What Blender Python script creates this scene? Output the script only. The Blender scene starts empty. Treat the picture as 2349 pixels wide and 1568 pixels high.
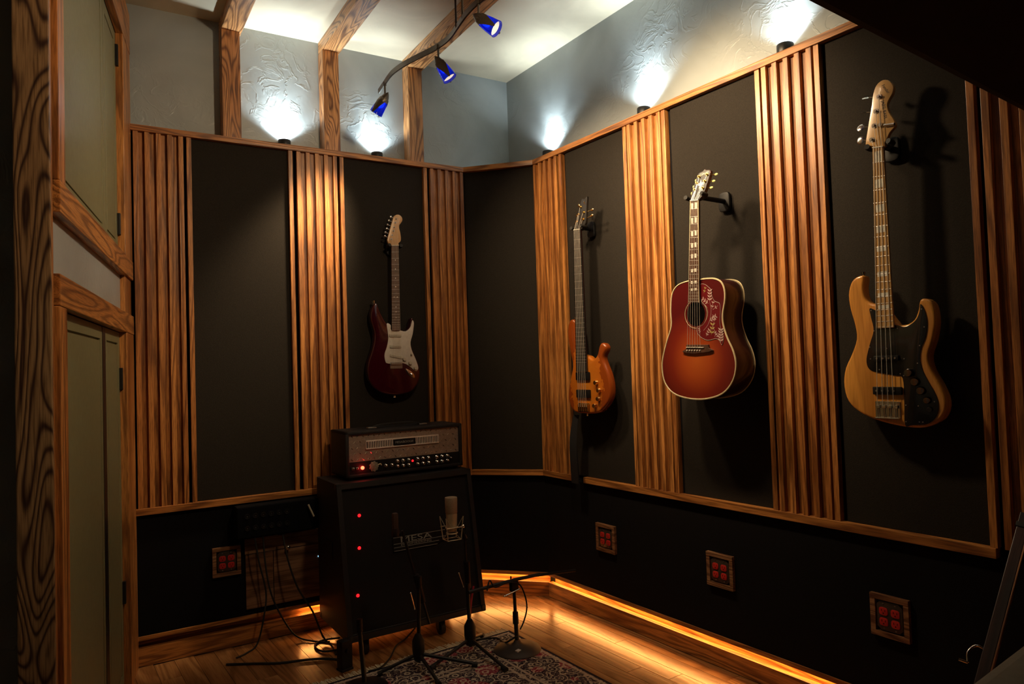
import bpy, bmesh, math, random
from mathutils import Vector, Matrix

S = bpy.context.scene
COL = S.collection
RND = random.Random(7)
PI = math.pi

# ------------------------------------------------------------------ camera
r_ = Vector((0.85579, -0.51628, -0.03267))
u_ = Vector((0.01123, -0.04461, 0.99894))
w_ = Vector((0.51720, 0.85525, 0.03238))
cd = bpy.data.cameras.new('camera')
cam = bpy.data.objects.new('camera', cd)
COL.objects.link(cam)
cam.matrix_world = Matrix(((r_.x, u_.x, -w_.x, 0), (r_.y, u_.y, -w_.y, 0), (r_.z, u_.z, -w_.z, 1.27), (0, 0, 0, 1)))
cd.sensor_width = 36.0
cd.sensor_fit = 'HORIZONTAL'
cd.lens = 1608.65 / 2349 * 36
cd.clip_start = 0.02
S.camera = cam

# ------------------------------------------------------------------ world and exposure
wd = bpy.data.worlds.new('world')
S.world = wd
wd.use_nodes = True
wd.node_tree.nodes['Background'].inputs[0].default_value = (0.5, 0.55, 0.8, 1)
wd.node_tree.nodes['Background'].inputs[1].default_value = 0.011
S.view_settings.view_transform = 'Standard'
S.view_settings.look = 'None'
S.view_settings.gamma = 1
S.view_settings.use_curve_mapping = False
S.view_settings.exposure = 0.72

UP_W = 7.0        # the wide beam of each ledge uplight
UP_N = 8.5        # its narrow core
UP_COL = (0.82, 0.95, 1.0)
TRACK_W = 42.0
WARM = (1.0, 0.72, 0.42)
COVE = 26.0
COVE_COL = (1.0, 0.42, 0.10)

# ------------------------------------------------------------------ frames: local (u right, v up, w out of the wall)
D1 = 3.5298
D2 = 2.3309
DEL = 0.060988
N2 = Vector((math.cos(DEL), math.sin(DEL), 0))
T2 = Vector((-math.sin(DEL), math.cos(DEL), 0))
ZV = Vector((0, 0, 1))
CEIL = 3.0
LEDGE = 2.40
RAIL = 0.66


def frame(o, ex, ez):
    ey = ZV
    return Matrix(((ex.x, ey.x, ez.x, o.x), (ex.y, ey.y, ez.y, o.y), (ex.z, ey.z, ez.z, o.z), (0, 0, 0, 1)))


def FB(x, z=0.0, off=0.0):
    return frame(Vector((x, D1 - off, z)), Vector((1, 0, 0)), Vector((0, -1, 0)))


def WR(t, off=0.0, z=0.0):
    p = N2 * (D2 - off) + T2 * t
    p.z = z
    return p


def FR(t, z=0.0, off=0.0):
    return frame(WR(t, off, z), -T2, -N2)


CA = Vector((1.843, D1, 0))
CB = WR(3.093)
CDIR = (CB - CA).normalized()
CLEN = (CB - CA).length
CN = CDIR.cross(ZV)


def FC(s, z=0.0, off=0.0):
    p = CA + CDIR * s + CN * off
    p.z = z
    return frame(p, CDIR, CN)


A3 = math.radians(9.288)
T3 = Vector((math.sin(A3), math.cos(A3), 0))
N3 = T3.cross(ZV)
C3 = Vector((0.176, D1, 0))


def FL(t, z=0.0, off=0.0):
    p = C3 + T3 * t + N3 * off
    p.z = z
    return frame(p, T3, N3)


# ------------------------------------------------------------------ object helpers
def link(o, parent=None, mat=None):
    COL.objects.link(o)
    if parent:
        o.parent = parent
    if mat is not None:
        o.matrix_basis = mat
    return o


def empty(name, label, cat, M=None, group=None):
    o = bpy.data.objects.new(name, None)
    o.empty_display_size = 0.05
    link(o, None, M)
    o['label'] = label
    o['category'] = cat
    if group:
        o['group'] = group
    return o


def tag(o, label, cat, group=None):
    o['label'] = label
    o['category'] = cat
    if group:
        o['group'] = group
    return o


class MB:
    def __init__(s):
        s.v = []
        s.f = []

    def box(s, a, b, bev=0.0):
        x0, y0, z0 = a
        x1, y1, z1 = b
        if x0 > x1: x0, x1 = x1, x0
        if y0 > y1: y0, y1 = y1, y0
        if z0 > z1: z0, z1 = z1, z0
        n = len(s.v)
        if bev <= 0:
            s.v += [(x0, y0, z0), (x1, y0, z0), (x1, y1, z0), (x0, y1, z0), (x0, y0, z1), (x1, y0, z1), (x1, y1, z1), (x0, y1, z1)]
            s.f += [tuple(n + i for i in q) for q in ((3, 2, 1, 0), (4, 5, 6, 7), (0, 1, 5, 4), (1, 2, 6, 5), (2, 3, 7, 6), (3, 0, 4, 7))]
            return s
        e = min(bev, (x1 - x0) / 2.01, (y1 - y0) / 2.01, (z1 - z0) / 2.01)
        bm = bmesh.new()
        bmesh.ops.create_cube(bm, size=1)
        for v in bm.verts:
            v.co = Vector(((x0 + x1) / 2 + v.co.x * (x1 - x0), (y0 + y1) / 2 + v.co.y * (y1 - y0), (z0 + z1) / 2 + v.co.z * (z1 - z0)))
        bmesh.ops.bevel(bm, geom=list(bm.edges), offset=e, segments=2, affect='EDGES', profile=0.6)
        bm.verts.index_update()
        s.v += [tuple(v.co) for v in bm.verts]
        s.f += [tuple(n + v.index for v in f.verts) for f in bm.faces]
        bm.free()
        return s

    def ring_loft(s, rings, cap0=True, cap1=True, closed=False):
        n = len(s.v)
        m = len(rings[0])
        for r in rings:
            s.v += [tuple(p) for p in r]
        k = len(rings)
        for i in range(k - 1 if not closed else k):
            a = n + i * m
            b = n + ((i + 1) % k) * m
            for j in range(m):
                s.f.append((a + j, a + (j + 1) % m, b + (j + 1) % m, b + j))
        if not closed:
            if cap0: s.f.append(tuple(n + j for j in reversed(range(m))))
            if cap1: s.f.append(tuple(n + (k - 1) * m + j for j in range(m)))
        return s

    def tube(s, pts, rad, seg=8, sub=0, closed=False):
        P = [Vector(p) for p in pts]
        if sub: P = smooth(P, sub, closed)
        R = rad if isinstance(rad, (list, tuple)) else None
        rings = []
        up = None
        N = len(P)
        for i, p in enumerate(P):
            if closed:
                d = (P[(i + 1) % N] - P[i - 1]).normalized()
            else:
                d = (P[min(i + 1, N - 1)] - P[max(i - 1, 0)]).normalized()
            if up is None:
                up = d.orthogonal().normalized()
            up = (up - d * up.dot(d)).normalized()
            q = d.cross(up)
            rr = R[min(int(i * len(R) / N), len(R) - 1)] if R else rad
            rings.append([p + (up * math.cos(2 * PI * j / seg) + q * math.sin(2 * PI * j / seg)) * rr for j in range(seg)])
        return s.ring_loft(rings, closed=closed)

    def cyl(s, a, b, r0, r1=None, seg=16):
        a = Vector(a); b = Vector(b)
        r1 = r0 if r1 is None else r1
        d = (b - a).normalized()
        up = d.orthogonal().normalized()
        q = d.cross(up)
        return s.ring_loft([[p + (up * math.cos(2 * PI * j / seg) + q * math.sin(2 * PI * j / seg)) * r for j in range(seg)] for p, r in ((a, r0), (b, r1))])

    def lathe(s, prof, M=None, seg=24):
        """prof: (radius, height) along local z"""
        M = M or Matrix.Identity(4)
        return s.ring_loft([[M @ Vector((r * math.cos(2 * PI * j / seg), r * math.sin(2 * PI * j / seg), h)) for j in range(seg)] for r, h in prof])

    def slab(s, out, w0, w1, rad=0.0, steps=3, back=True):
        """closed 2-D outline (u, v) extruded from w0 (back) to w1 (front) with rounded rims"""
        pts = [Vector((p[0], p[1])) for p in out]
        ar = sum(pts[i].x * pts[(i + 1) % len(pts)].y - pts[(i + 1) % len(pts)].x * pts[i].y for i in range(len(pts)))
        if ar < 0: pts.reverse()
        N = len(pts)
        nor = []
        for i in range(N):
            e = (pts[(i + 1) % N] - pts[i - 1])
            nor.append(Vector((-e.y, e.x)).normalized())

        # how far each rim point may move in: never past a third of the local width
        lim = [1.0] * N
        if rad > 0.003:
            for i in range(N):
                o_, d_ = pts[i], nor[i]
                best = 1.0
                for j in range(N):
                    if j in (i, (i - 1) % N): continue
                    a_, b_ = pts[j], pts[(j + 1) % N]
                    e_ = b_ - a_
                    den = d_.x * e_.y - d_.y * e_.x
                    if abs(den) < 1e-9: continue
                    q_ = a_ - o_
                    t_ = (q_.x * e_.y - q_.y * e_.x) / den
                    s_ = (q_.x * d_.y - q_.y * d_.x) / den
                    if t_ > 1e-5 and 0 <= s_ <= 1: best = min(best, t_)
                a_, b_ = pts[i - 2], pts[(i + 2) % N]
                ca = (pts[i] - a_).angle(b_ - pts[i], 0.0)
                rc = (b_ - a_).length / max(2 * math.sin(min(ca, PI / 2) / 2 + 1e-6), 1e-4) / 2
                lim[i] = min(1.0, 0.3 * best / rad, 0.7 * rc / rad)
            lim = [min(lim[(i + k) % N] for k in range(-2, 3)) for i in range(N)]
            for _ in range(3):
                lim = [(lim[i - 1] + lim[i] * 2 + lim[(i + 1) % N]) / 4 for i in range(N)]

        def rg(inset, w):
            return [Vector((p.x + n.x * inset * l_, p.y + n.y * inset * l_, w)) for p, n, l_ in zip(pts, nor, lim)]
        rings = []
        if rad > 0 and back:
            for k in range(steps):
                a = PI / 2 * k / steps
                rings.append(rg(rad * (1 - math.sin(a)), w0 + rad * (1 - math.cos(a))))
            rings.append(rg(0, w0 + rad))
        else:
            rings.append(rg(0, w0))
        if rad > 0:
            for k in range(steps + 1):
                a = PI / 2 * k / steps
                rings.append(rg(rad * (1 - math.cos(a)), w1 - rad + rad * math.sin(a)))
        else:
            rings.append(rg(0, w1))
        return s.ring_loft(rings)

    def mesh(s, name, mat, smooth_ang=None):
        me = bpy.data.meshes.new(name)
        me.from_pydata([tuple(v) for v in s.v], [], s.f)
        me.validate()
        bm = bmesh.new()
        bm.from_mesh(me)
        bmesh.ops.recalc_face_normals(bm, faces=bm.faces)
        bm.to_mesh(me)
        bm.free()
        if mat: me.materials.append(mat)
        if smooth_ang:
            me.polygons.foreach_set('use_smooth', [True] * len(me.polygons))
            me.set_sharp_from_angle(angle=math.radians(smooth_ang))
        return me

    def obj(s, name, mat, parent=None, M=None, sm=None):
        o = bpy.data.objects.new(name, s.mesh(name, mat, sm))
        return link(o, parent, M)


def smooth(P, sub=4, closed=True):
    P = [Vector(p) for p in P]
    N = len(P)
    out = []
    rng = range(N) if closed else range(N - 1)
    for i in rng:
        if closed:
            a, b, c, d = P[i - 1], P[i], P[(i + 1) % N], P[(i + 2) % N]
        else:
            a, b, c, d = P[max(i - 1, 0)], P[i], P[i + 1], P[min(i + 2, N - 1)]
        for k in range(sub):
            t = k / sub
            out.append(0.5 * ((2 * b) + (c - a) * t + (2 * a - 5 * b + 4 * c - d) * t * t + (3 * b - a - 3 * c + d) * t ** 3))
    if not closed: out.append(P[-1])
    return out


def structure(o):
    o['kind'] = 'structure'
    return o


def text(body, size, mat, parent, loc, rotz=0.0, depth=0.0006, shear=0.0, name='lettering', align='CENTER', sx=1.0):
    cu = bpy.data.curves.new(name, 'FONT')
    cu.body = body
    cu.size = size
    cu.extrude = depth
    cu.shear = shear
    cu.align_x = align
    cu.align_y = 'CENTER'
    cu.resolution_u = 3
    tmp = bpy.data.objects.new(name, cu)
    COL.objects.link(tmp)
    bpy.context.view_layer.update()
    me = bpy.data.meshes.new_from_object(tmp.evaluated_get(bpy.context.evaluated_depsgraph_get()))
    bpy.data.objects.remove(tmp)
    me.name = name
    me.materials.clear()
    me.materials.append(mat)
    o = bpy.data.objects.new(name, me)
    M = Matrix.Translation(Vector(loc)) @ Matrix.Rotation(rotz, 4, 'Z') @ Matrix.Diagonal((sx, 1, 1, 1))
    return link(o, parent, M)


# ------------------------------------------------------------------ materials
def nodes(name):
    m = bpy.data.materials.new(name)
    m.use_nodes = True
    nt = m.node_tree
    b = nt.nodes['Principled BSDF']
    return m, nt, b


def N(nt, t, **kw):
    n = nt.nodes.new(t)
    for k, v in kw.items():
        if k.startswith('i_'):
            key = k[2:]
            n.inputs[int(key) if key.isdigit() else key.replace('_', ' ')].default_value = v
        else:
            setattr(n, k, v)
    return n


def ramp(nt, stops, fac=None):
    n = nt.nodes.new('ShaderNodeValToRGB')
    cr = n.color_ramp
    while len(cr.elements) > 1: cr.elements.remove(cr.elements[0])
    cr.elements[0].position = stops[0][0]
    cr.elements[0].color = (*stops[0][1], 1)
    for p, c in stops[1:]:
        e = cr.elements.new(p)
        e.color = (*c, 1)
    if fac is not None: nt.links.new(fac, n.inputs[0])
    return n


def plain(name, col, rough=0.5, metal=0.0, noise=0.0, bump=0.0, scale=60, coat=0.0, spec=0.5):
    m, nt, b = nodes(name)
    b.inputs['Base Color'].default_value = (*col, 1)
    b.inputs['Roughness'].default_value = rough
    b.inputs['Metallic'].default_value = metal
    b.inputs['Coat Weight'].default_value = coat
    b.inputs['Coat Roughness'].default_value = 0.08
    b.inputs['Specular IOR Level'].default_value = spec
    tc = N(nt, 'ShaderNodeTexCoord')
    nz = N(nt, 'ShaderNodeTexNoise', i_Scale=scale, i_Detail=3)
    nt.links.new(tc.outputs['Object'], nz.inputs['Vector'])
    k = noise or 0.06
    rp = ramp(nt, [(0.3, tuple(c * (1 - k) for c in col)), (0.7, tuple(min(1, c * (1 + k)) for c in col))], nz.outputs['Fac'])
    nt.links.new(rp.outputs[0], b.inputs['Base Color'])
    if bump:
        bp = N(nt, 'ShaderNodeBump', i_Strength=1.0, i_Distance=bump)
        nt.links.new(nz.outputs['Fac'], bp.inputs['Height'])
        nt.links.new(bp.outputs[0], b.inputs['Normal'])
    return m


def glow(name, col, strength):
    m, nt, b = nodes(name)
    b.inputs['Base Color'].default_value = (*col, 1)
    b.inputs['Emission Color'].default_value = (*col, 1)
    b.inputs['Emission Strength'].default_value = strength
    return m


def wood(name, axis, light, dark, k=11.0, rings=13.0, stretch=0.10, rough=0.42, contrast=1.0, bump=0.0006, coat=0.15, fine=(0.34, 0.28, 0.24)):
    """burnt pine: contour-like grain running along AXIS, different on every object"""
    m, nt, b = nodes(name)
    L = nt.links.new
    tc = N(nt, 'ShaderNodeTexCoord')
    oi = N(nt, 'ShaderNodeObjectInfo')
    sc = [k, k, k]
    sc[axis] = k * stretch
    mp = N(nt, 'ShaderNodeMapping')
    mp.inputs['Scale'].default_value = sc
    L(tc.outputs['Object'], mp.inputs['Vector'])
    mu = N(nt, 'ShaderNodeMath', operation='MULTIPLY', i_1=37.0)
    L(oi.outputs['Random'], mu.inputs[0])
    ad = N(nt, 'ShaderNodeVectorMath', operation='ADD')
    L(mp.outputs[0], ad.inputs[0])
    L(mu.outputs[0], ad.inputs[1])
    nz = N(nt, 'ShaderNodeTexNoise', i_Scale=1.0, i_Detail=1.2, i_Roughness=0.35, i_Distortion=0.35)
    L(ad.outputs[0], nz.inputs['Vector'])
    m1 = N(nt, 'ShaderNodeMath', operation='MULTIPLY', i_1=rings * 2 * PI)
    L(nz.outputs['Fac'], m1.inputs[0])
    sn = N(nt, 'ShaderNodeMath', operation='SINE')
    L(m1.outputs[0], sn.inputs[0])
    mr = N(nt, 'ShaderNodeMapRange', i_1=-1.0, i_2=1.0)
    L(sn.outputs[0], mr.inputs[0])
    sc2 = [k * 22, k * 22, k * 22]
    sc2[axis] = k * 0.9
    mp2 = N(nt, 'ShaderNodeMapping')
    mp2.inputs['Scale'].default_value = sc2
    L(tc.outputs['Object'], mp2.inputs['Vector'])
    fz = N(nt, 'ShaderNodeTexNoise', i_Scale=1.0, i_Detail=2.0)
    L(mp2.outputs[0], fz.inputs['Vector'])
    bz = N(nt, 'ShaderNodeTexNoise', i_Scale=0.6, i_Detail=1.0)
    L(ad.outputs[0], bz.inputs['Vector'])
    mid = tuple(l * 0.55 + d * 0.45 for l, d in zip(light, dark))
    lo = tuple(l * (1 - contrast) + d * contrast for l, d in zip(light, dark))
    rp = ramp(nt, [(0.0, lo), (0.22, mid), (0.55, light), (1.0, tuple(min(1, c * 1.12) for c in light))], mr.outputs[0])
    mx = N(nt, 'ShaderNodeMix', data_type='RGBA', blend_type='MULTIPLY')
    mx.inputs[0].default_value = 0.75
    L(rp.outputs[0], mx.inputs[6])
    rp2 = ramp(nt, [(0.32, fine), (0.55, (1, 1, 1))], fz.outputs['Fac'])
    L(rp2.outputs[0], mx.inputs[7])
    mx2 = N(nt, 'ShaderNodeMix', data_type='RGBA', blend_type='MULTIPLY')
    mx2.inputs[0].default_value = 0.8
    rp3 = ramp(nt, [(0.3, (0.62, 0.50, 0.42)), (0.6, (1, 1, 1))], bz.outputs['Fac'])
    L(mx.outputs[2], mx2.inputs[6])
    L(rp3.outputs[0], mx2.inputs[7])
    L(mx2.outputs[2], b.inputs['Base Color'])
    b.inputs['Roughness'].default_value = rough
    b.inputs['Coat Weight'].default_value = coat
    b.inputs['Coat Roughness'].default_value = 0.25
    bp = N(nt, 'ShaderNodeBump', i_Strength=0.6, i_Distance=bump)
    L(mr.outputs[0], bp.inputs['Height'])
    L(bp.outputs[0], b.inputs['Normal'])
    return m


W_L = (0.55, 0.235, 0.062)
W_D = (0.17, 0.055, 0.014)
M_WV = wood('burnt_pine_upright', 1, W_L, W_D, k=19, rings=6, stretch=0.05, contrast=0.7)
M_WU = wood('burnt_pine_level', 0, W_L, W_D, k=13, rings=8, stretch=0.08, contrast=0.75)
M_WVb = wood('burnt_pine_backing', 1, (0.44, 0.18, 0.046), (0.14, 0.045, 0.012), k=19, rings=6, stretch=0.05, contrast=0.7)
M_POST = wood('charred_post_pine', 1, (0.62, 0.30, 0.11), (0.22, 0.085, 0.03), k=12, rings=19, stretch=0.13)
M_BEAM = wood('charred_beam_pine', 2, (0.72, 0.38, 0.15), (0.26, 0.11, 0.04), k=12, rings=17, stretch=0.13)
M_CORNER = wood('charred_corner_pine', 1, (0.36, 0.22, 0.11), (0.07, 0.032, 0.02), k=13, rings=13, stretch=0.14, contrast=1.0)
M_HATCH = wood('hatch_plywood', 0, (0.30, 0.17, 0.10), (0.16, 0.08, 0.045), k=7, rings=8, stretch=0.15)
M_OUTW = wood('outlet_frame_wood', 0, (0.32, 0.17, 0.085), (0.14, 0.06, 0.03), k=16)


def mat_plaster(name, base, rough=0.34, amp=0.0045):
    m, nt, b = nodes(name)
    L = nt.links.new
    tc = N(nt, 'ShaderNodeTexCoord')
    n1 = N(nt, 'ShaderNodeTexNoise', i_Scale=2.6, i_Detail=3.0, i_Distortion=1.6)
    n2 = N(nt, 'ShaderNodeTexNoise', i_Scale=9.0, i_Detail=4.0, i_Distortion=1.2)
    n3 = N(nt, 'ShaderNodeTexNoise', i_Scale=1.7, i_Detail=1.0)
    n4 = N(nt, 'ShaderNodeTexNoise', i_Scale=60.0, i_Detail=3.0)
    for n in (n1, n2, n3, n4): L(tc.outputs['Object'], n.inputs['Vector'])
    # trowel ridges: thin lines where the distorted noise crosses its middle, only in patches
    ab = N(nt, 'ShaderNodeMath', operation='SUBTRACT', i_1=0.5)
    L(n2.outputs['Fac'], ab.inputs[0])
    a2 = N(nt, 'ShaderNodeMath', operation='ABSOLUTE')
    L(ab.outputs[0], a2.inputs[0])
    rg = N(nt, 'ShaderNodeMapRange', i_1=0.0, i_2=0.05, i_3=0.45, i_4=0.0)
    L(a2.outputs[0], rg.inputs[0])
    pt = N(nt, 'ShaderNodeMapRange', i_1=0.50, i_2=0.62, i_3=0.0, i_4=1.0)
    L(n3.outputs['Fac'], pt.inputs[0])
    ml = N(nt, 'ShaderNodeMath', operation='MULTIPLY')
    L(rg.outputs[0], ml.inputs[0]); L(pt.outputs[0], ml.inputs[1])
    s1 = N(nt, 'ShaderNodeMath', operation='MULTIPLY_ADD', i_1=1.6)
    L(n1.outputs['Fac'], s1.inputs[0]); L(ml.outputs[0], s1.inputs[2])
    s2 = N(nt, 'ShaderNodeMath', operation='MULTIPLY_ADD', i_1=0.12)
    L(n4.outputs['Fac'], s2.inputs[0]); L(s1.outputs[0], s2.inputs[2])
    bp = N(nt, 'ShaderNodeBump', i_Strength=0.5, i_Distance=amp)
    L(s2.outputs[0], bp.inputs['Height'])
    L(bp.outputs[0], b.inputs['Normal'])
    rp = ramp(nt, [(0.3, tuple(c * 0.9 for c in base)), (0.7, tuple(c * 1.1 for c in base))], n1.outputs['Fac'])
    L(rp.outputs[0], b.inputs['Base Color'])
    b.inputs['Roughness'].default_value = rough
    return m


M_BLUE = mat_plaster('blue_grey_plaster', (0.35, 0.385, 0.39))
M_CEIL = mat_plaster('cream_ceiling', (0.66, 0.58, 0.43), rough=0.6, amp=0.001)
M_DOOR = plain('sage_green_paint', (0.19, 0.185, 0.095), 0.5, bump=0.0004, scale=45)
M_BLACKWALL = plain('black_wall_cloth', (0.005, 0.0045, 0.0055), 0.95, noise=0.4, bump=0.0006, scale=300, spec=0.15)
M_FAB = plain('black_acoustic_cloth', (0.019, 0.0155, 0.012), 0.9, noise=0.35, bump=0.0008, scale=420, spec=0.2)
M_BLACK = plain('black_metal', (0.015, 0.015, 0.016), 0.4, 0.3)
M_BLACKP = plain('black_plastic', (0.006, 0.006, 0.007), 0.5, spec=0.3)
M_RUB = plain('black_rubber', (0.009, 0.009, 0.009), 0.7)
M_TOLEX = plain('black_tolex', (0.005, 0.0038, 0.005), 0.6, bump=0.0012, scale=500, noise=0.3)
M_GRILLE = plain('black_grille_cloth', (0.004, 0.0035, 0.0045), 0.9, bump=0.0008, scale=400, noise=0.4)
M_CHROME = plain('chrome', (0.75, 0.74, 0.72), 0.18, 1.0)
M_BLKCH = plain('black_chrome', (0.22, 0.22, 0.23), 0.12, 1.0)
M_STEEL = plain('dull_steel', (0.42, 0.40, 0.38), 0.38, 1.0)
M_GOLD = plain('gold_plating', (0.85, 0.58, 0.22), 0.22, 1.0)
M_BRONZE = plain('dark_bronze', (0.10, 0.085, 0.07), 0.35, 0.8)
M_CREAM = plain('cream_binding', (0.70, 0.60, 0.36), 0.4)
M_WHITEP = plain('white_pickguard', (0.62, 0.58, 0.52), 0.25, coat=0.4)
M_PICK = plain('cream_pickup', (0.50, 0.46, 0.38), 0.35)
M_PEARL = plain('pearl_inlay', (0.70, 0.68, 0.60), 0.25, noise=0.2)
M_MAPLE = plain('maple', (0.56, 0.34, 0.16), 0.3, noise=0.12, scale=30, coat=0.4)
M_MAPLE2 = plain('amber_maple', (0.52, 0.31, 0.12), 0.3, noise=0.14, scale=24, coat=0.4)
M_ROSE = plain('rosewood', (0.075, 0.033, 0.02), 0.45, noise=0.3)
M_EBONY = plain('ebony', (0.02, 0.018, 0.017), 0.4)
M_MAHO = plain('dark_mahogany', (0.035, 0.006, 0.006), 0.3, coat=0.5)
M_MAROON = plain('maroon_lacquer', (0.040, 0.0015, 0.006), 0.16, coat=0.8)
M_GREENKEY = plain('green_pearl_key', (0.42, 0.45, 0.16), 0.3)
M_REDP = plain('red_socket_plastic', (0.50, 0.025, 0.02), 0.4)
M_BROWNPL = plain('brown_cover_plate', (0.10, 0.075, 0.06), 0.28, 0.6)
M_STRING = plain('string_steel', (0.85, 0.80, 0.70), 0.40, 0.6)
M_MIC = plain('champagne_mic_metal', (0.62, 0.54, 0.38), 0.45, 0.35)
M_MESHM = plain('mic_grille', (0.46, 0.38, 0.28), 0.5, 0.3, bump=0.001, scale=700, noise=0.4)
M_WHITET = plain('white_tape', (0.7, 0.7, 0.72), 0.6)
M_LETTER = plain('grey_lettering', (0.30, 0.32, 0.30), 0.5)
M_OLIVE = plain('olive_painted_sill', (0.11, 0.095, 0.065), 0.7, bump=0.0008, scale=90)
M_SOFFIT = plain('black_soffit', (0.012, 0.008, 0.008), 0.9)
M_REDC = plain('red_cable_rubber', (0.35, 0.01, 0.03), 0.5)
M_RED_GLOW = glow('red_glow', (1.0, 0.008, 0.012), 1.6)
M_RED_JEWEL = glow('red_jewel', (1.0, 0.05, 0.02), 7.0)
M_BLUE_LED = glow('blue_led', (0.25, 0.6, 1.0), 1.2)
M_COVE = glow('amber_led_strip', COVE_COL, COVE)
M_UPLENS = glow('uplight_lens', (0.85, 0.97, 1.0), 18.0)
M_BULB = glow('halogen_bulb', (0.9, 0.95, 1.0), 12.0)


def mat_blueglass():
    m, nt, b = nodes('cobalt_glass')
    L = nt.links.new
    out = nt.nodes['Material Output']
    b.inputs['Base Color'].default_value = (0.006, 0.018, 0.30, 1)
    b.inputs['Roughness'].default_value = 0.12
    b.inputs['Emission Color'].default_value = (0.0, 0.04, 1.0, 1)
    b.inputs['Emission Strength'].default_value = 0.13
    tr = N(nt, 'ShaderNodeBsdfTransparent')
    tr.inputs[0].default_value = (0.02, 0.09, 0.80, 1)
    mx = N(nt, 'ShaderNodeMixShader', i_0=0.45)
    L(b.outputs[0], mx.inputs[1]); L(tr.outputs[0], mx.inputs[2])
    L(mx.outputs[0], out.inputs[0])
    return m


M_BGLASS = mat_blueglass()


def burst(name, stops, c, rad, quilt=0.0, rough=0.2, coat=0.9, exp=1.0):
    """lacquer colours that run from the body's middle to its rim"""
    m, nt, b = nodes(name)
    L = nt.links.new
    tc = N(nt, 'ShaderNodeTexCoord')
    mp = N(nt, 'ShaderNodeMapping')
    mp.inputs['Location'].default_value = (-c[0] / rad[0], -c[1] / rad[1], 0)
    mp.inputs['Scale'].default_value = (1 / rad[0], 1 / rad[1], 0.0)
    L(tc.outputs['Object'], mp.inputs['Vector'])
    ln = N(nt, 'ShaderNodeVectorMath', operation='LENGTH')
    L(mp.outputs[0], ln.inputs[0])
    nz = N(nt, 'ShaderNodeTexNoise', i_Scale=28.0, i_Detail=2.0, i_Distortion=1.0)
    L(tc.outputs['Object'], nz.inputs['Vector'])
    ad = N(nt, 'ShaderNodeMath', operation='MULTIPLY_ADD', i_1=quilt)
    L(nz.outputs['Fac'], ad.inputs[0]); L(ln.outputs['Value'], ad.inputs[2])
    rp = ramp(nt, stops, ad.outputs[0])
    L(rp.outputs[0], b.inputs['Base Color'])
    b.inputs['Roughness'].default_value = rough
    b.inputs['Coat Weight'].default_value = coat
    b.inputs['Coat Roughness'].default_value = 0.06
    return m


M_ACOU = burst('cherry_sunburst', [(0.0, (0.46, 0.10, 0.018)), (0.3, (0.38, 0.065, 0.014)), (0.62, (0.19, 0.018, 0.010)), (0.95, (0.085, 0.006, 0.008))], (0.01, -0.045), (0.21, 0.22))
M_JAZZ = wood('natural_ash_amber', 1, (0.82, 0.40, 0.08), (0.52, 0.22, 0.04), k=12, rings=5, stretch=0.10, rough=0.2, contrast=0.3, bump=0.0, coat=0.9, fine=(0.8, 0.76, 0.7))
M_BASS5 = burst('quilted_amber', [(0.05, (0.60, 0.22, 0.022)), (0.6, (0.52, 0.155, 0.014)), (1.0, (0.46, 0.12, 0.010)), (1.4, (0.26, 0.05, 0.006))], (0.02, 0.10), (0.15, 0.30), quilt=0.45)


def mat_floor():
    m = wood('oak_plank', 1, (0.40, 0.20, 0.075), (0.22, 0.095, 0.03), k=9, rings=9, stretch=0.1, rough=0.22, contrast=0.6, bump=0.0003, coat=0.5, fine=(0.72, 0.66, 0.62))
    return m


M_PLANK = mat_floor()
M_GAP = plain('dark_subfloor', (0.03, 0.012, 0.005), 0.6)


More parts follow.
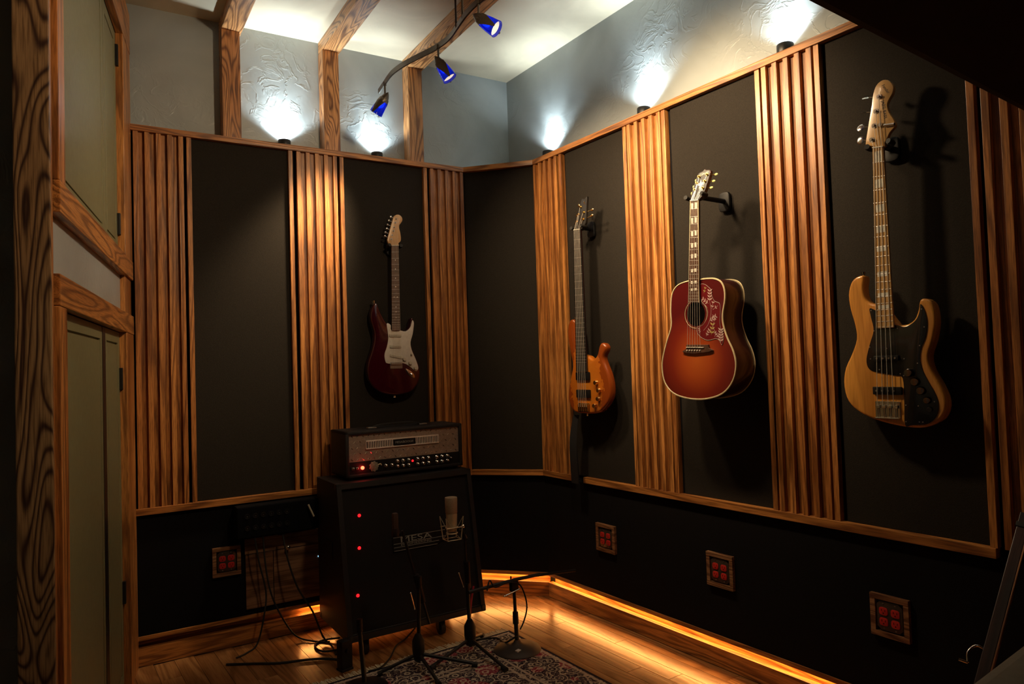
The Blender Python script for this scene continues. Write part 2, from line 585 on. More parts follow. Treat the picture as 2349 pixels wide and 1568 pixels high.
def mat_rug():
    m, nt, b = nodes('persian_rug')
    L = nt.links.new
    tc = N(nt, 'ShaderNodeTexCoord')
    sp = N(nt, 'ShaderNodeSeparateXYZ')
    L(tc.outputs['Object'], sp.inputs[0])
    mn = N(nt, 'ShaderNodeMath', operation='MINIMUM')
    L(sp.outputs[0], mn.inputs[0]); L(sp.outputs[1], mn.inputs[1])
    v1 = N(nt, 'ShaderNodeTexVoronoi', i_Scale=21.0, i_Randomness=0.9)
    v2 = N(nt, 'ShaderNodeTexVoronoi', i_Scale=46.0, i_Randomness=0.9)
    v3 = N(nt, 'ShaderNodeTexVoronoi', i_Scale=7.5, i_Randomness=0.7)
    nz = N(nt, 'ShaderNodeTexNoise', i_Scale=34.0, i_Detail=2.0, i_Distortion=2.5)
    for n in (v1, v2, v3, nz): L(tc.outputs['Object'], n.inputs['Vector'])
    navy, cream, mar, brown = (0.030, 0.018, 0.036), (0.75, 0.66, 0.52), (0.26, 0.02, 0.055), (0.20, 0.10, 0.07)
    base = ramp(nt, [(0.0, mar), (0.40, mar), (0.41, navy), (1.0, navy)], v3.outputs['Distance'])
    s1 = N(nt, 'ShaderNodeMath', operation='MULTIPLY', i_1=20.0)
    L(v1.outputs['Distance'], s1.inputs[0])
    s2 = N(nt, 'ShaderNodeMath', operation='SINE')
    L(s1.outputs[0], s2.inputs[0])
    msk = N(nt, 'ShaderNodeMapRange', i_1=0.45, i_2=0.75)
    L(s2.outputs[0], msk.inputs[0])
    vine = N(nt, 'ShaderNodeMath', operation='SUBTRACT', i_1=0.5)
    L(nz.outputs['Fac'], vine.inputs[0])
    va = N(nt, 'ShaderNodeMath', operation='ABSOLUTE')
    L(vine.outputs[0], va.inputs[0])
    vm = N(nt, 'ShaderNodeMapRange', i_1=0.0, i_2=0.035, i_3=1.0, i_4=0.0)
    L(va.outputs[0], vm.inputs[0])
    mxm = N(nt, 'ShaderNodeMath', operation='MAXIMUM')
    L(msk.outputs[0], mxm.inputs[0]); L(vm.outputs[0], mxm.inputs[1])
    dot = N(nt, 'ShaderNodeMath', operation='LESS_THAN', i_1=0.20)
    L(v2.outputs['Distance'], dot.inputs[0])
    mx3 = N(nt, 'ShaderNodeMath', operation='MULTIPLY_ADD', i_1=0.55)
    L(dot.outputs[0], mx3.inputs[0]); L(mxm.outputs[0], mx3.inputs[2])
    mm = N(nt, 'ShaderNodeMath', operation='MULTIPLY', i_1=0.7, use_clamp=True)
    L(mx3.outputs[0], mm.inputs[0])
    field = N(nt, 'ShaderNodeMix', data_type='RGBA')
    L(mm.outputs[0], field.inputs[0]); L(base.outputs[0], field.inputs[6])
    field.inputs[7].default_value = (*cream, 1)
    # woven border bands by distance from the rug's edge
    bd = ramp(nt, [(0.0, (0, 0, 0)), (0.016, (0, 0, 0)), (0.018, (1, 1, 1)), (0.030, (1, 1, 1)), (0.032, (0, 0, 0)), (0.20, (0, 0, 0)), (0.202, (1, 1, 1)), (0.212, (1, 1, 1)), (0.214, (0, 0, 0)), (0.232, (0, 0, 0)), (0.234, (1, 1, 1)), (0.242, (1, 1, 1)), (0.244, (0, 0, 0))], mn.outputs[0])
    bdn = N(nt, 'ShaderNodeMath', operation='MULTIPLY', i_1=0.8)
    L(bd.outputs[0], bdn.inputs[0])
    fin = N(nt, 'ShaderNodeMix', data_type='RGBA')
    L(bdn.outputs[0], fin.inputs[0]); L(field.outputs[2], fin.inputs[6])
    fin.inputs[7].default_value = (0.60, 0.50, 0.40, 1)
    edge = N(nt, 'ShaderNodeMath', operation='LESS_THAN', i_1=0.014)
    L(mn.outputs[0], edge.inputs[0])
    fin2 = N(nt, 'ShaderNodeMix', data_type='RGBA')
    L(edge.outputs[0], fin2.inputs[0]); L(fin.outputs[2], fin2.inputs[6])
    fin2.inputs[7].default_value = (0.02, 0.018, 0.03, 1)
    L(fin2.outputs[2], b.inputs['Base Color'])
    b.inputs['Roughness'].default_value = 0.95
    b.inputs['Specular IOR Level'].default_value = 0.1
    bp = N(nt, 'ShaderNodeBump', i_Strength=0.6, i_Distance=0.002)
    L(v2.outputs['Distance'], bp.inputs['Height']); L(bp.outputs[0], b.inputs['Normal'])
    return m


M_RUG = mat_rug()
M_FRINGE = plain('cream_fringe', (0.65, 0.58, 0.42), 0.9)

# ================================================================== ROOM SHELL
ROOM_Y = -1.3
floor = structure(MB().box((-1.6, ROOM_Y, -0.06), (2.75, 3.75, -0.006)).obj('floor', M_GAP))
ceiling = structure(MB().box((-1.6, ROOM_Y, CEIL), (2.75, 3.75, CEIL + 0.06)).obj('ceiling', M_CEIL))
wall_back = structure(MB().box((-0.05, 3.63, 0), (2.30, 3.72, CEIL)).obj('wall_back', M_BLUE))
# right wall behind the ledge, from the far corner to the room's near end
pa = Vector((2.215, 3.66, 0)); pb = Vector((2.42, ROOM_Y, 0))
d = (pb - pa).normalized()
wall_right = structure(MB().box((0, 0, 0), ((pb - pa).length, CEIL, -0.08)).obj('wall_right', M_BLUE, None, frame(pa, d, d.cross(ZV))))
# wall with the two cupboards on the left, and the wall that turns away at its near end
wall_left = structure(MB().box((-1.50, 0, -0.094), (0.12, CEIL, -0.14)).box((-1.50, 1.50, -0.028), (-0.02, 1.74, -0.094)).box((-1.50, 2.86, -0.028), (-0.02, CEIL, -0.094)).box((-1.50, 0, -0.028), (-1.42, 1.5, -0.094)).box((-1.50, 1.74, -0.028), (-1.42, 2.86, -0.094)).box((-0.22, 0, -0.03), (0.02, CEIL, -0.094)).obj('wall_left', M_BLUE, None, FL(0)))
wall_near = structure(MB().box((-1.6, 2.035, 0), (-0.1, 2.10, CEIL)).obj('wall_left_return', M_BLUE))
wall_side = structure(MB().box((-1.68, ROOM_Y, 0), (-1.6, 2.1, CEIL)).obj('wall_far_left', M_BLUE))
wall_front = structure(MB().box((-1.6, ROOM_Y - 0.08, 0), (2.6, ROOM_Y, CEIL)).obj('wall_front', M_SOFFIT))

# lower black boxed-out wall faces (below the cloth panels and behind them)
Z0, Z1 = 0.128, LEDGE - 0.028
structure(MB().box((-0.02, Z0, -0.012), (CA.x + 0.004, Z1, -0.03)).obj('wall_back_lower', M_BLACKWALL, None, FB(0)))
structure(MB().box((-0.004, Z0, -0.012), (CLEN + 0.004, Z1, -0.03)).obj('wall_corner_lower', M_BLACKWALL, None, FC(0)))
W4 = 3.093 + 1.6
lp = MB().box((-0.004, Z0, -0.012), (W4, Z1, -0.03)).obj('wall_right_lower', M_BLACKWALL, None, FR(3.093))
structure(lp)
# black cloth wainscot below the rail comes flush with the rail's back
structure(MB().box((0, Z0, -0.012), (CA.x, RAIL, 0.0)).obj('wall_back_wainscot', M_BLACKWALL, None, FB(0)))
structure(MB().box((0, Z0, -0.012), (CLEN, RAIL, 0.0)).obj('wall_corner_wainscot', M_BLACKWALL, None, FC(0)))
structure(MB().box((0, Z0, -0.012), (W4, RAIL, 0.0)).obj('wall_right_wainscot', M_BLACKWALL, None, FR(3.093)))

# ledge tops (shelf that carries the uplights) with their front lip, the rail, the strip over the cove, the baseboards
n = [0]


def trim(a, b, M, mat=M_WU, name=None):
    n[0] += 1
    o = MB().box(a, b, 0.002).obj(name or 'trim_%d' % n[0], mat, None, M)
    return structure(o)


trim((0.0, LEDGE - 0.028, -0.02), (CA.x + 0.010, LEDGE, 0.022), FB(0))
trim((-0.010, LEDGE - 0.028, -0.02), (CLEN + 0.010, LEDGE, 0.022), FC(0))
trim((-0.010, LEDGE - 0.028, -0.02), (W4, LEDGE, 0.022), FR(3.093))
structure(MB().box((0.0, LEDGE - 0.02, -0.02), (CA.x + 0.2, LEDGE - 0.004, -0.099)).obj('trim_ledge_board', M_BLACKWALL, None, FB(0)))
structure(MB().box((-0.1, LEDGE - 0.02, -0.02), (W4, LEDGE - 0.004, -0.085)).obj('trim_ledge_board', M_BLACKWALL, None, FR(3.093)))
trim((0.0, RAIL, -0.01), (CA.x + 0.008, RAIL + 0.030, 0.020), FB(0))
trim((-0.008, RAIL, -0.01), (CLEN + 0.008, RAIL + 0.030, 0.020), FC(0))
trim((-0.008, RAIL, -0.01), (0.262, RAIL + 0.030, 0.020), FR(3.093))
trim((0.345, RAIL, -0.01), (3.093 - 0.905, RAIL + 0.030, 0.020), FR(3.093))
# thin strip at the foot of the cloth, over the light cove
for a, b, M in (((0.0), CA.x + 0.004, FB(0)), (-0.004, CLEN + 0.004, FC(0)), (-0.004, W4, FR(3.093))):
    trim((a, 0.113, -0.03), (b, 0.132, 0.004), M, M_WU)
# baseboards: back, chamfer, right; top lip stands proud
def baseboard(nm, a, b, M):
    o = MB().box((a, 0.0, -0.03), (b, 0.078, -0.012), 0.002).box((a, 0.0, -0.012), (b, 0.078, 0.0), 0.002).obj(nm, M_WU, None, M)
    return structure(o)


baseboard('baseboard_back', 0.0, CA.x + 0.002, FB(0))
baseboard('baseboard_corner', -0.002, CLEN + 0.002, FC(0))
baseboard('baseboard_right', -0.002, W4, FR(3.093))
structure(MB().box((0.0, 0.0, -0.045), (CA.x, 0.132, -0.05)).obj('trim_cove_back', M_WU, None, FB(0)))
structure(MB().box((0.0, 0.0, -0.045), (CLEN, 0.132, -0.05)).obj('trim_cove_corner', M_WU, None, FC(0)))
structure(MB().box((0.0, 0.0, -0.045), (W4, 0.132, -0.05)).obj('trim_cove_right', M_WU, None, FR(3.093)))

# amber LED strips hidden in the cove
def led(a, b, M, label):
    e = empty('led_strip', label, 'LED strip', M, 'amber LED strips in the cove over the baseboard')
    MB().box((a, 0.1085, -0.030), (b, 0.1125, -0.018)).obj('diffuser', M_COVE, e)
    MB().box((a, 0.1125, -0.031), (b, 0.1135, -0.017)).obj('channel', M_STEEL, e)


led(0.88, CA.x - 0.004, FB(0), 'amber LED strip under the wall foot behind the speaker cabinet')
led(0.01, CLEN - 0.01, FC(0), 'short amber LED strip in the cove of the cut corner')
led(0.01, W4 - 0.3, FR(3.093), 'long amber LED strip in the cove along the guitar wall')

# ------------------------------------------------------------------ floorboards
pw = 0.082
mesh_cache = {}


def plank_mesh(w, l):
    key = (round(w, 3), round(l, 3))
    if key not in mesh_cache:
        mesh_cache[key] = MB().box((0.0007, 0.0007, -0.006), (w - 0.0007, l - 0.0007, 0.0), 0.0007).mesh('floorboard', M_PLANK)
    return mesh_cache[key]


FM = frame(WR(3.30, 0.0), T2, N2)  # only for the direction
row = 0
x = 0.0
dirv = T2
LENS = (0.9, 1.2, 0.75)
for row in range(30):
    off = 0.0 + row * pw
    base = WR(0, off + pw)
    t = 3.45 - RND.choice((0.15, 0.4, 0.7, 0.95))
    tt = 3.62
    cuts = [tt]
    while t > 0.9:
        cuts.append(t)
        t -= RND.choice(LENS)
    cuts.append(0.2 if row > 6 else 0.6)
    for k in range(len(cuts) - 1):
        a, b = cuts[k + 1], cuts[k]
        # stop at the back wall's line
        p1 = WR(b, off + pw / 2)
        if p1.y > D1 - 0.002:
            b -= (p1.y - (D1 - 0.004)) / T2.y
        if b - a < 0.05: continue
        if WR(a, off).x < -0.9: continue
        o = bpy.data.objects.new('floorboard', plank_mesh(pw, round(b - a, 2)))
        o.matrix_basis = Matrix.Translation(WR(a, off + pw)) @ Matrix.Rotation(DEL, 4, 'Z')
        COL.objects.link(o)
        o.parent = floor

# ------------------------------------------------------------------ slatted wood columns
SLAT_H = (RAIL + 0.030, LEDGE - 0.028)
mesh_slat = MB().box((0, SLAT_H[0], -0.004), (0.0205, SLAT_H[1], 0.016), 0.0012).mesh('slat', M_WV)
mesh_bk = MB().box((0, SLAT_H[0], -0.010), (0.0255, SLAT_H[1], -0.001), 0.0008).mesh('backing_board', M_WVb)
mesh_stile = MB().box((0, SLAT_H[0], -0.012), (0.0205, SLAT_H[1], 0.014), 0.0012).mesh('stile', M_WV)


def part(name, me, parent, loc):
    o = bpy.data.objects.new(name, me)
    return link(o, parent, Matrix.Translation(Vector(loc)))


def column(M, label, left=True, right=True, count=5, gap=0.018, per=0.0463, x0=None):
    e = empty('slatted_column', label, 'wall slats', M, 'slatted burnt pine columns between the cloth panels')
    x = 0.0
    if left:
        part('stile', mesh_stile, e, (0, 0, 0))
        x = 0.0205 + gap
    for k in range(count):
        part('slat', mesh_slat, e, (x + k * per, 0, 0))
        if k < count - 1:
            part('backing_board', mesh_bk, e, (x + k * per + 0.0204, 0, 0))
    if right:
        part('stile', mesh_stile, e, (x + (count - 1) * per + 0.0205 + gap * 0.75, 0, 0))
    return e


column(FB(0.180), 'slatted pine column at the far left beside the green cupboard', left=False, gap=0.018)
column(FB(0.862), 'slatted pine column left of the maroon guitar, brightest lit', gap=0.019)
column(FB(1.592), 'slatted pine column right of the maroon guitar, ending at the cut corner', right=False, gap=0.018)
column(FR(3.090), 'slatted pine column just right of the cut corner', left=False, gap=0.026)
column(FR(2.381), 'slatted pine column between the amber five-string bass and the acoustic guitar', gap=0.010, per=0.0470)
column(FR(1.649), 'slatted pine column between the acoustic guitar and the natural bass', gap=0.010, per=0.0470)
c7 = column(FR(0.922), 'dim slatted pine column at the right edge behind the leaning timber', gap=0.018, right=False, count=7, per=0.0470)

# ------------------------------------------------------------------ cloth panels
def cloth(M, w, label):
    b = MB().box((0.0, SLAT_H[0], -0.012), (w, SLAT_H[1], -0.004), 0.002)
    o = b.obj('sound_absorber', M_FAB, None, M)
    tag(o, label, 'sound absorber', 'dark cloth sound absorbers between the slats')


cloth(FB(0.420), 0.440, 'empty dark cloth panel on the back wall, left')
cloth(FB(1.145), 0.445, 'dark cloth panel behind the maroon guitar')
cloth(FC(0.004), CLEN - 0.008, 'dark cloth panel across the cut corner')
cloth(FR(2.832), 0.450, 'dark cloth panel behind the amber five-string bass')
cloth(FR(2.098), 0.447, 'dark cloth panel behind the acoustic guitar')
cloth(FR(1.368), 0.444, 'dark cloth panel behind the natural bass')

# ------------------------------------------------------------------ posts on the ledge and ceiling beams
for x, lp_, lb in ((0.566, 'pine post standing on the ledge, leftmost of the three', 'pine ceiling beam over the leftmost ledge post'),
                   (1.056, 'pine post standing on the ledge, middle of the three', 'pine ceiling beam over the middle ledge post'),
                   (1.530, 'pine post standing on the ledge, nearest the room corner', 'pine ceiling beam over the ledge post nearest the corner')):
    e = empty('ledge_post', lp_, 'post', FB(x, LEDGE, -0.02), 'pine posts on the ledge')
    MB().box((0.0, 0.0, 0.0), (0.084, 0.536, -0.082), 0.002).obj('front_board', M_POST, e)
    e = empty('ceiling_beam', lb, 'beam', Matrix.Translation((x, 0, CEIL - 0.064)), 'pine ceiling beams')
    # grain axis is local z here: rotate the box so its length is local z
    R = Matrix(((1, 0, 0, 0), (0, 0, 1, 0), (0, 1, 0, 0), (0, 0, 0, 1)))
    MB().box((0.0, 0.0, -0.9), (0.094, 0.0635, 3.628), 0.003).obj('timber', M_BEAM, e, R)

# ------------------------------------------------------------------ left cupboards (door_1 lower, door_2 upper)
def cupboard(nm, z0, z1, fr_top, fr_bot, M):
    root = structure(bpy.data.objects.new(nm, None))
    link(root, None, M)
    return root


d1 = cupboard('door_1', 0, 1.457, 0, 0, FL(0))
# lower: header, stiles, two leaves with a groove round each panel
MB().box((-1.452, 1.457, -0.03), (-0.005, 1.538, 0.0), 0.003).obj('door_header', M_WU, d1)
MB().box((-1.452, 0.0, -0.03), (-1.365, 1.456, -0.002), 0.003).obj('door_stile', M_WV, d1)
MB().box((-0.222, 0.0, -0.05), (-0.005, 1.456, -0.002), 0.003).obj('door_stile', M_WV, d1)


def leaf(x0, x1, z0, z1, parent):
    b = MB().box((x0, z0, -0.052), (x1, z1, -0.040), 0.001)
    bw = 0.045
    b.box((x0, z0, -0.040), (x0 + bw, z1, -0.030), 0.001).box((x1 - bw, z0, -0.040), (x1, z1, -0.030), 0.001)
    b.box((x0 + bw, z0, -0.040), (x1 - bw, z0 + bw, -0.030), 0.001).box((x0 + bw, z1 - bw, -0.040), (x1 - bw, z1, -0.030), 0.001)
    b.box((x0 + bw + 0.009, z0 + bw + 0.007, -0.040), (x1 - bw - 0.009, z1 - bw - 0.007, -0.0305), 0.001)
    return b.obj('door_leaf', M_DOOR, parent)


l1 = leaf(-1.362, -0.635, 0.03, 1.455, d1)
l2 = leaf(-0.590, -0.225, 0.03, 1.455, d1)
MB().box((-0.645, 0.03, -0.042), (-0.582, 1.455, -0.0285)).obj('shadow_gap', M_BLACK, d1)  # flat black strip drawn as the shadow in the gap between the leaves
for z in (1.22, 0.35):
    MB().box((-0.240, z, -0.032), (-0.222, z + 0.09, -0.018), 0.002).obj('hinge', M_BLACK, l2)
d2 = cupboard('door_2', 1.78, 2.71, 0, 0, FL(0))
MB().box((-1.44, 1.697, -0.03), (-0.005, 1.780, 0.0), 0.003).obj('door_rail', M_WU, d2)
MB().box((-1.44, 2.715, -0.03), (-0.005, 2.90, 0.0), 0.003).obj('door_header', M_WU, d2)
MB().box((-1.44, 1.780, -0.03), (-1.365, 2.715, -0.002), 0.003).obj('door_stile', M_WV, d2)
MB().box((-0.222, 1.780, -0.05), (-0.005, 2.715, -0.002), 0.003).obj('door_stile', M_WV, d2)
l3 = leaf(-1.362, -0.545, 1.783, 2.712, d2)
l4 = leaf(-0.537, -0.225, 1.783, 2.712, d2)
for z in (2.57, 1.86):
    MB().box((-0.240, z, -0.032), (-0.222, z + 0.09, -0.018), 0.002).obj('hinge', M_BLACK, l4)
# plain dark upright between the two cupboard fronts, at the room's inner corner
structure(MB().box((-0.20, 1.538, -0.03), (-0.005, 1.697, -0.010), 0.002).obj('trim_corner_upright', M_WV, None, FL(0)))

# big charred corner timber nearest the camera
cp = empty('corner_timber', 'charred knotty pine upright at the left edge of the room', 'post', Matrix.Translation((0, 0, 0)))
F = frame(Vector((-0.1475, 2.0, 0)), Vector((1, 0, 0)), Vector((0, -1, 0)))
MB().box((0.0, 0.0, -0.034), (0.074, CEIL - 0.002, 0.0), 0.003).obj('face_board', M_CORNER, cp, F)
MB().box((0.060, 0.0, -0.105), (0.0745, CEIL - 0.002, -0.034), 0.002).obj('side_board', M_WV, cp, F)

# ------------------------------------------------------------------ uplights on the ledge
def spot(name, parent, loc, aim, power, color, size, blend, rad, M=None):
    ld = bpy.data.lights.new(name, 'SPOT')
    ld.energy = power
    ld.color = color
    ld.spot_size = math.radians(size)
    ld.spot_blend = blend
    ld.shadow_soft_size = rad
    o = bpy.data.objects.new(name, ld)
    q = Vector(aim).to_track_quat('-Z', 'Y').to_matrix().to_4x4()
    link(o, parent, Matrix.Translation(Vector(loc)) @ q)
    return o


def uplight(M, label, k=1.0):
    e = empty('uplight', label, 'uplight', M, 'small black puck uplights on the ledge')
    MB().lathe([(0.029, 0.0), (0.031, 0.003), (0.031, 0.040), (0.029, 0.043), (0.0245, 0.043), (0.0240, 0.036)], Matrix.Rotation(-PI / 2, 4, 'X'), 28).obj('housing', M_BLACK, e, None, 40)
    MB().lathe([(0.0235, 0.036), (0.0235, 0.0375), (0.010, 0.0385)], Matrix.Rotation(-PI / 2, 4, 'X'), 24).obj('lens', M_UPLENS, e, None, 40)
    spot('wide_beam', e, (0, 0.044, 0), (0, 1, -0.16), UP_W * k, UP_COL, 128, 0.5, 0.018)
    spot('narrow_beam', e, (0, 0.044, 0), (0, 1, -0.05), UP_N * k, UP_COL, 74, 1.0, 0.018)


uplight(FB(0.862, LEDGE, -0.060), 'black puck uplight on the back ledge between the left and middle posts', 1.2)
uplight(FB(1.353, LEDGE, -0.060), 'black puck uplight on the back ledge between the middle and right posts', 0.75)
uplight(FR(3.030, LEDGE, -0.048), 'black puck uplight on the right ledge nearest the cut corner', 0.9)
uplight(FR(2.285, LEDGE, -0.036), 'black puck uplight on the right ledge above the column beside the acoustic guitar', 1.0)
uplight(FR(1.540, LEDGE, -0.030), 'black puck uplight at the right, partly by the dark soffit', 0.8)

uplight(FR(0.800, LEDGE, -0.026), 'unseen puck uplight added on the right ledge behind the soffit', 1.1)  # out of view, added for more bounce light on the upper walls
uplight(FR(0.060, LEDGE, -0.024), 'unseen puck uplight added on the right ledge, last one beyond the soffit', 1.1)  # a second unseen one, added for the same bounce light

# ------------------------------------------------------------------ track light
TZ = 2.66
tk = empty('track_light', 'bronze S-curved track light with blue glass shades hanging from the ceiling', 'light', Matrix.Translation((1.30, 2.45, TZ)))
T0 = Vector((1.30, 2.45, TZ))
rail = [(1.262, 3.300), (1.249, 3.184), (1.238, 3.06), (1.250, 2.95), (1.277, 2.845), (1.301, 2.765), (1.314, 2.700), (1.320, 2.640), (1.317, 2.580), (1.308, 2.519), (1.298, 2.454), (1.290, 2.38), (1.290, 2.30), (1.305, 2.20), (1.330, 2.08), (1.335, 1.95), (1.31, 1.82), (1.28, 1.70), (1.27, 1.55), (1.29, 1.38), (1.305, 1.20), (1.295, 1.05), (1.285, 0.93)]
P = smooth([Vector((a, b, 0)) for a, b in rail], 4, False)
rings = []
for i, p in enumerate(P):
    dd = (P[min(i + 1, len(P) - 1)] - P[max(i - 1, 0)]).normalized()
    sd = dd.cross(ZV)
    p = p - Vector((T0.x, T0.y, 0))
    rings.append([p + sd * 0.0035 + ZV * 0.012, p - sd * 0.0035 + ZV * 0.012, p - sd * 0.0035 - ZV * 0.012, p + sd * 0.0035 - ZV * 0.012])
MB().ring_loft(rings).obj('rail', M_BRONZE, tk)
for (x, y) in ((1.306, 2.52), (1.297, 2.445)):
    MB().cyl((x - T0.x, y - T0.y, 0), (x - T0.x, y - T0.y, CEIL - TZ - 0.001), 0.0045).obj('support_rod', M_BRONZE, tk)
MB().lathe([(0.062, CEIL - TZ - 0.001), (0.060, CEIL - TZ - 0.012), (0.045, CEIL - TZ - 0.028), (0.012, CEIL - TZ - 0.032)], Matrix.Translation((0.0, 0.035, 0)), 28).obj('canopy', M_BRONZE, tk, None, 35)


def head(x, y, axis, power, size, drop=0.060, aim=None):
    base = Vector((x - T0.x, y - T0.y, 0))
    piv = base - ZV * drop
    MB().cyl(base, piv, 0.0045).cyl(base + ZV * 0.004, base - ZV * 0.012, 0.008).cyl(piv + ZV * 0.006, piv - ZV * 0.008, 0.0075).obj('stem', M_BRONZE, tk)
    ax = Vector(axis).normalized()
    q = ax.to_track_quat('Z', 'Y').to_matrix().to_4x4()
    M = Matrix.Translation(piv - ZV * 0.012 - ax * 0.024) @ q
    # cap: pointed bullet back with two long tongues down the sides
    cap = MB().lathe([(0.0005, -0.006), (0.009, 0.004), (0.0165, 0.018), (0.0215, 0.032), (0.0248, 0.046), (0.0238, 0.046), (0.018, 0.026)], None, 24)
    for s in (0, PI):
        rg = []
        for zz, wd_, rr in ((0.030, 1.1, 0.0215), (0.052, 0.85, 0.0262), (0.075, 0.5, 0.0300), (0.100, 0.24, 0.0325), (0.116, 0.10, 0.0335)):
            rg.append([Vector((math.cos(s + a) * (rr + dr), math.sin(s + a) * (rr + dr), zz)) for a, dr in ((-wd_, 0), (0, 0.0), (wd_, 0), (wd_, 0.0015), (0, 0.0015), (-wd_, 0.0015))])
        cap.ring_loft(rg)
    hd = cap.obj('lamp_head', M_BRONZE, tk, M, 40)
    MB().lathe([(0.0150, 0.020), (0.0200, 0.032), (0.0248, 0.052), (0.0283, 0.074), (0.0305, 0.096), (0.0315, 0.110), (0.0325, 0.113), (0.0305, 0.113), (0.0290, 0.096), (0.0235, 0.055), (0.0140, 0.022)], None, 32).obj('glass_shade', M_BGLASS, hd, None, 50)
    MB().lathe([(0.0005, 0.040), (0.0110, 0.047), (0.0150, 0.060), (0.0125, 0.074), (0.0005, 0.082)], None, 16).obj('bulb', M_BULB, hd, None, 60)
    MB().lathe([(0.0005, 0.1005), (0.0285, 0.1005), (0.0285, 0.1020), (0.0005, 0.1020)], None, 24).obj('front_lens', M_LENS, hd)
    am = Vector(aim) if aim else ax
    loc = piv - ZV * 0.012 + ax * 0.098
    spot('beam', tk, loc, am, power, WARM, size, 0.9, 0.065)


m, nt, b = nodes('lit_lamp_lens')
b.inputs['Base Color'].default_value = (0.9, 0.8, 0.6, 1)
b.inputs['Emission Color'].default_value = (1.0, 0.85, 0.6, 1)
b.inputs['Emission Strength'].default_value = 0.5
M_LENS = m

head(1.250, 3.184, (-0.36, 0.38, -0.72), TRACK_W * 1.5, 48, 0.060, (-0.32, 0.33, -0.72))
head(1.312, 2.707, (0.45, -0.27, -0.85), TRACK_W * 0.9, 95, 0.058, (0.75, 0.10, -0.60))
head(1.290, 2.300, (0.51, -0.56, -0.60), TRACK_W * 1.1, 95, 0.052, (0.75, -0.20, -0.50))
head(1.300, 1.770, (0.75, 0.35, -0.55), TRACK_W * 1.0, 95, 0.055, (0.8, 0.25, -0.5))  # unseen head, added to warm the right wall
head(1.270, 1.550, (-0.25, 0.95, -0.45), TRACK_W * 1.1, 85, 0.055, (-0.28, 0.95, -0.26))  # out-of-view head, added to brighten the room's left side
head(1.275, 1.650, (0.02, 1.0, -1.5), TRACK_W * 0.22, 44, 0.055)  # weak unseen head, added to light the amplifier and microphones
head(1.300, 1.250, (-0.80, 0.45, -0.40), TRACK_W * 0.8, 90, 0.055, (-0.80, 0.42, -0.34))  # unseen head, added to brighten the corner timber's face
head(1.290, 0.980, (-0.05, -0.5, -0.85), TRACK_W * 0.3, 90, 0.055)  # last unseen head, added to light the sill

# ================================================================== GUITARS
def lerp(a, b, t): return a + (b - a) * t


def outline(pts, sub=4):
    return [(p.x, p.y) for p in smooth([Vector((a, b, 0)) for a, b in pts], sub, True)]


def neck_parts(root, nut, end, w, mat_board, mat_neck, frets, thick=0.020, board=0.005, fret_mat=None, skip_nut=False, side_bind=None):
    """nut / end: ((uL, v), (uR, v)) of the fingerboard; w: height of its top face"""
    (a, b), (c, d_) = nut, end
    o = [(a[0], a[1]), (b[0], b[1]), (d_[0], d_[1]), (c[0], c[1])]
    MB().slab(o, w - board, w, 0.0008, 2).obj('fingerboard', mat_board, root)
    rg = []
    for k in range(9):
        t = k / 8
        L = Vector((lerp(a[0], c[0], t), lerp(a[1], c[1], t)))
        R_ = Vector((lerp(b[0], d_[0], t), lerp(b[1], d_[1], t)))
        m_ = (L + R_) / 2
        h = (R_ - L) / 2
        rg.append([Vector((m_.x + h.x * math.cos(x_), m_.y + h.y * math.cos(x_), w - board - thick * math.sin(x_))) for x_ in [PI * j / 8 for j in range(9)]])
    MB().ring_loft(rg).obj('neck', mat_neck, root, None, 50)
    for t, ww in frets:
        L = Vector((lerp(a[0], c[0], t), lerp(a[1], c[1], t), w))
        R_ = Vector((lerp(b[0], d_[0], t), lerp(b[1], d_[1], t), w))
        MB().tube([L, R_], ww, 6).obj('fret', fret_mat or M_STEEL, root)
    if side_bind:
        for p, q in ((a, c), (b, d_)):
            MB().tube([(p[0], p[1], w - 0.001), (q[0], q[1], w - 0.001)], 0.0017, 6).obj('neck_binding', side_bind, root)
    if not skip_nut:
        MB().tube([Vector((a[0], a[1], w + 0.001)), Vector((b[0], b[1], w + 0.001))], 0.002, 6).obj('nut', M_PEARL, root)


def fret_ts(scale_len, board_len, nfr):
    out = []
    for k in range(1, nfr + 1):
        x_ = scale_len * (1 - 2 ** (-k / 12))
        if x_ < board_len: out.append((x_ / board_len, 0.0010))
    return out


def strings(root, nut, end, br, w0, w1, nst, posts, rad, heads=True):
    for k in range(nst):
        t = (k + 0.6) / (nst + 0.2)
        a = Vector((lerp(nut[0][0], nut[1][0], t), lerp(nut[0][1], nut[1][1], t), w0))
        b_ = Vector((lerp(br[0][0], br[1][0], t), lerp(br[0][1], br[1][1], t), w1))
        pts = [b_, a]
        if posts:
            p = posts[k]
            pts.append(Vector((p[0], p[1], p[2])))
        MB().tube(pts, rad[k] if isinstance(rad, (list, tuple)) else rad, 5).obj('string', M_STRING, root)


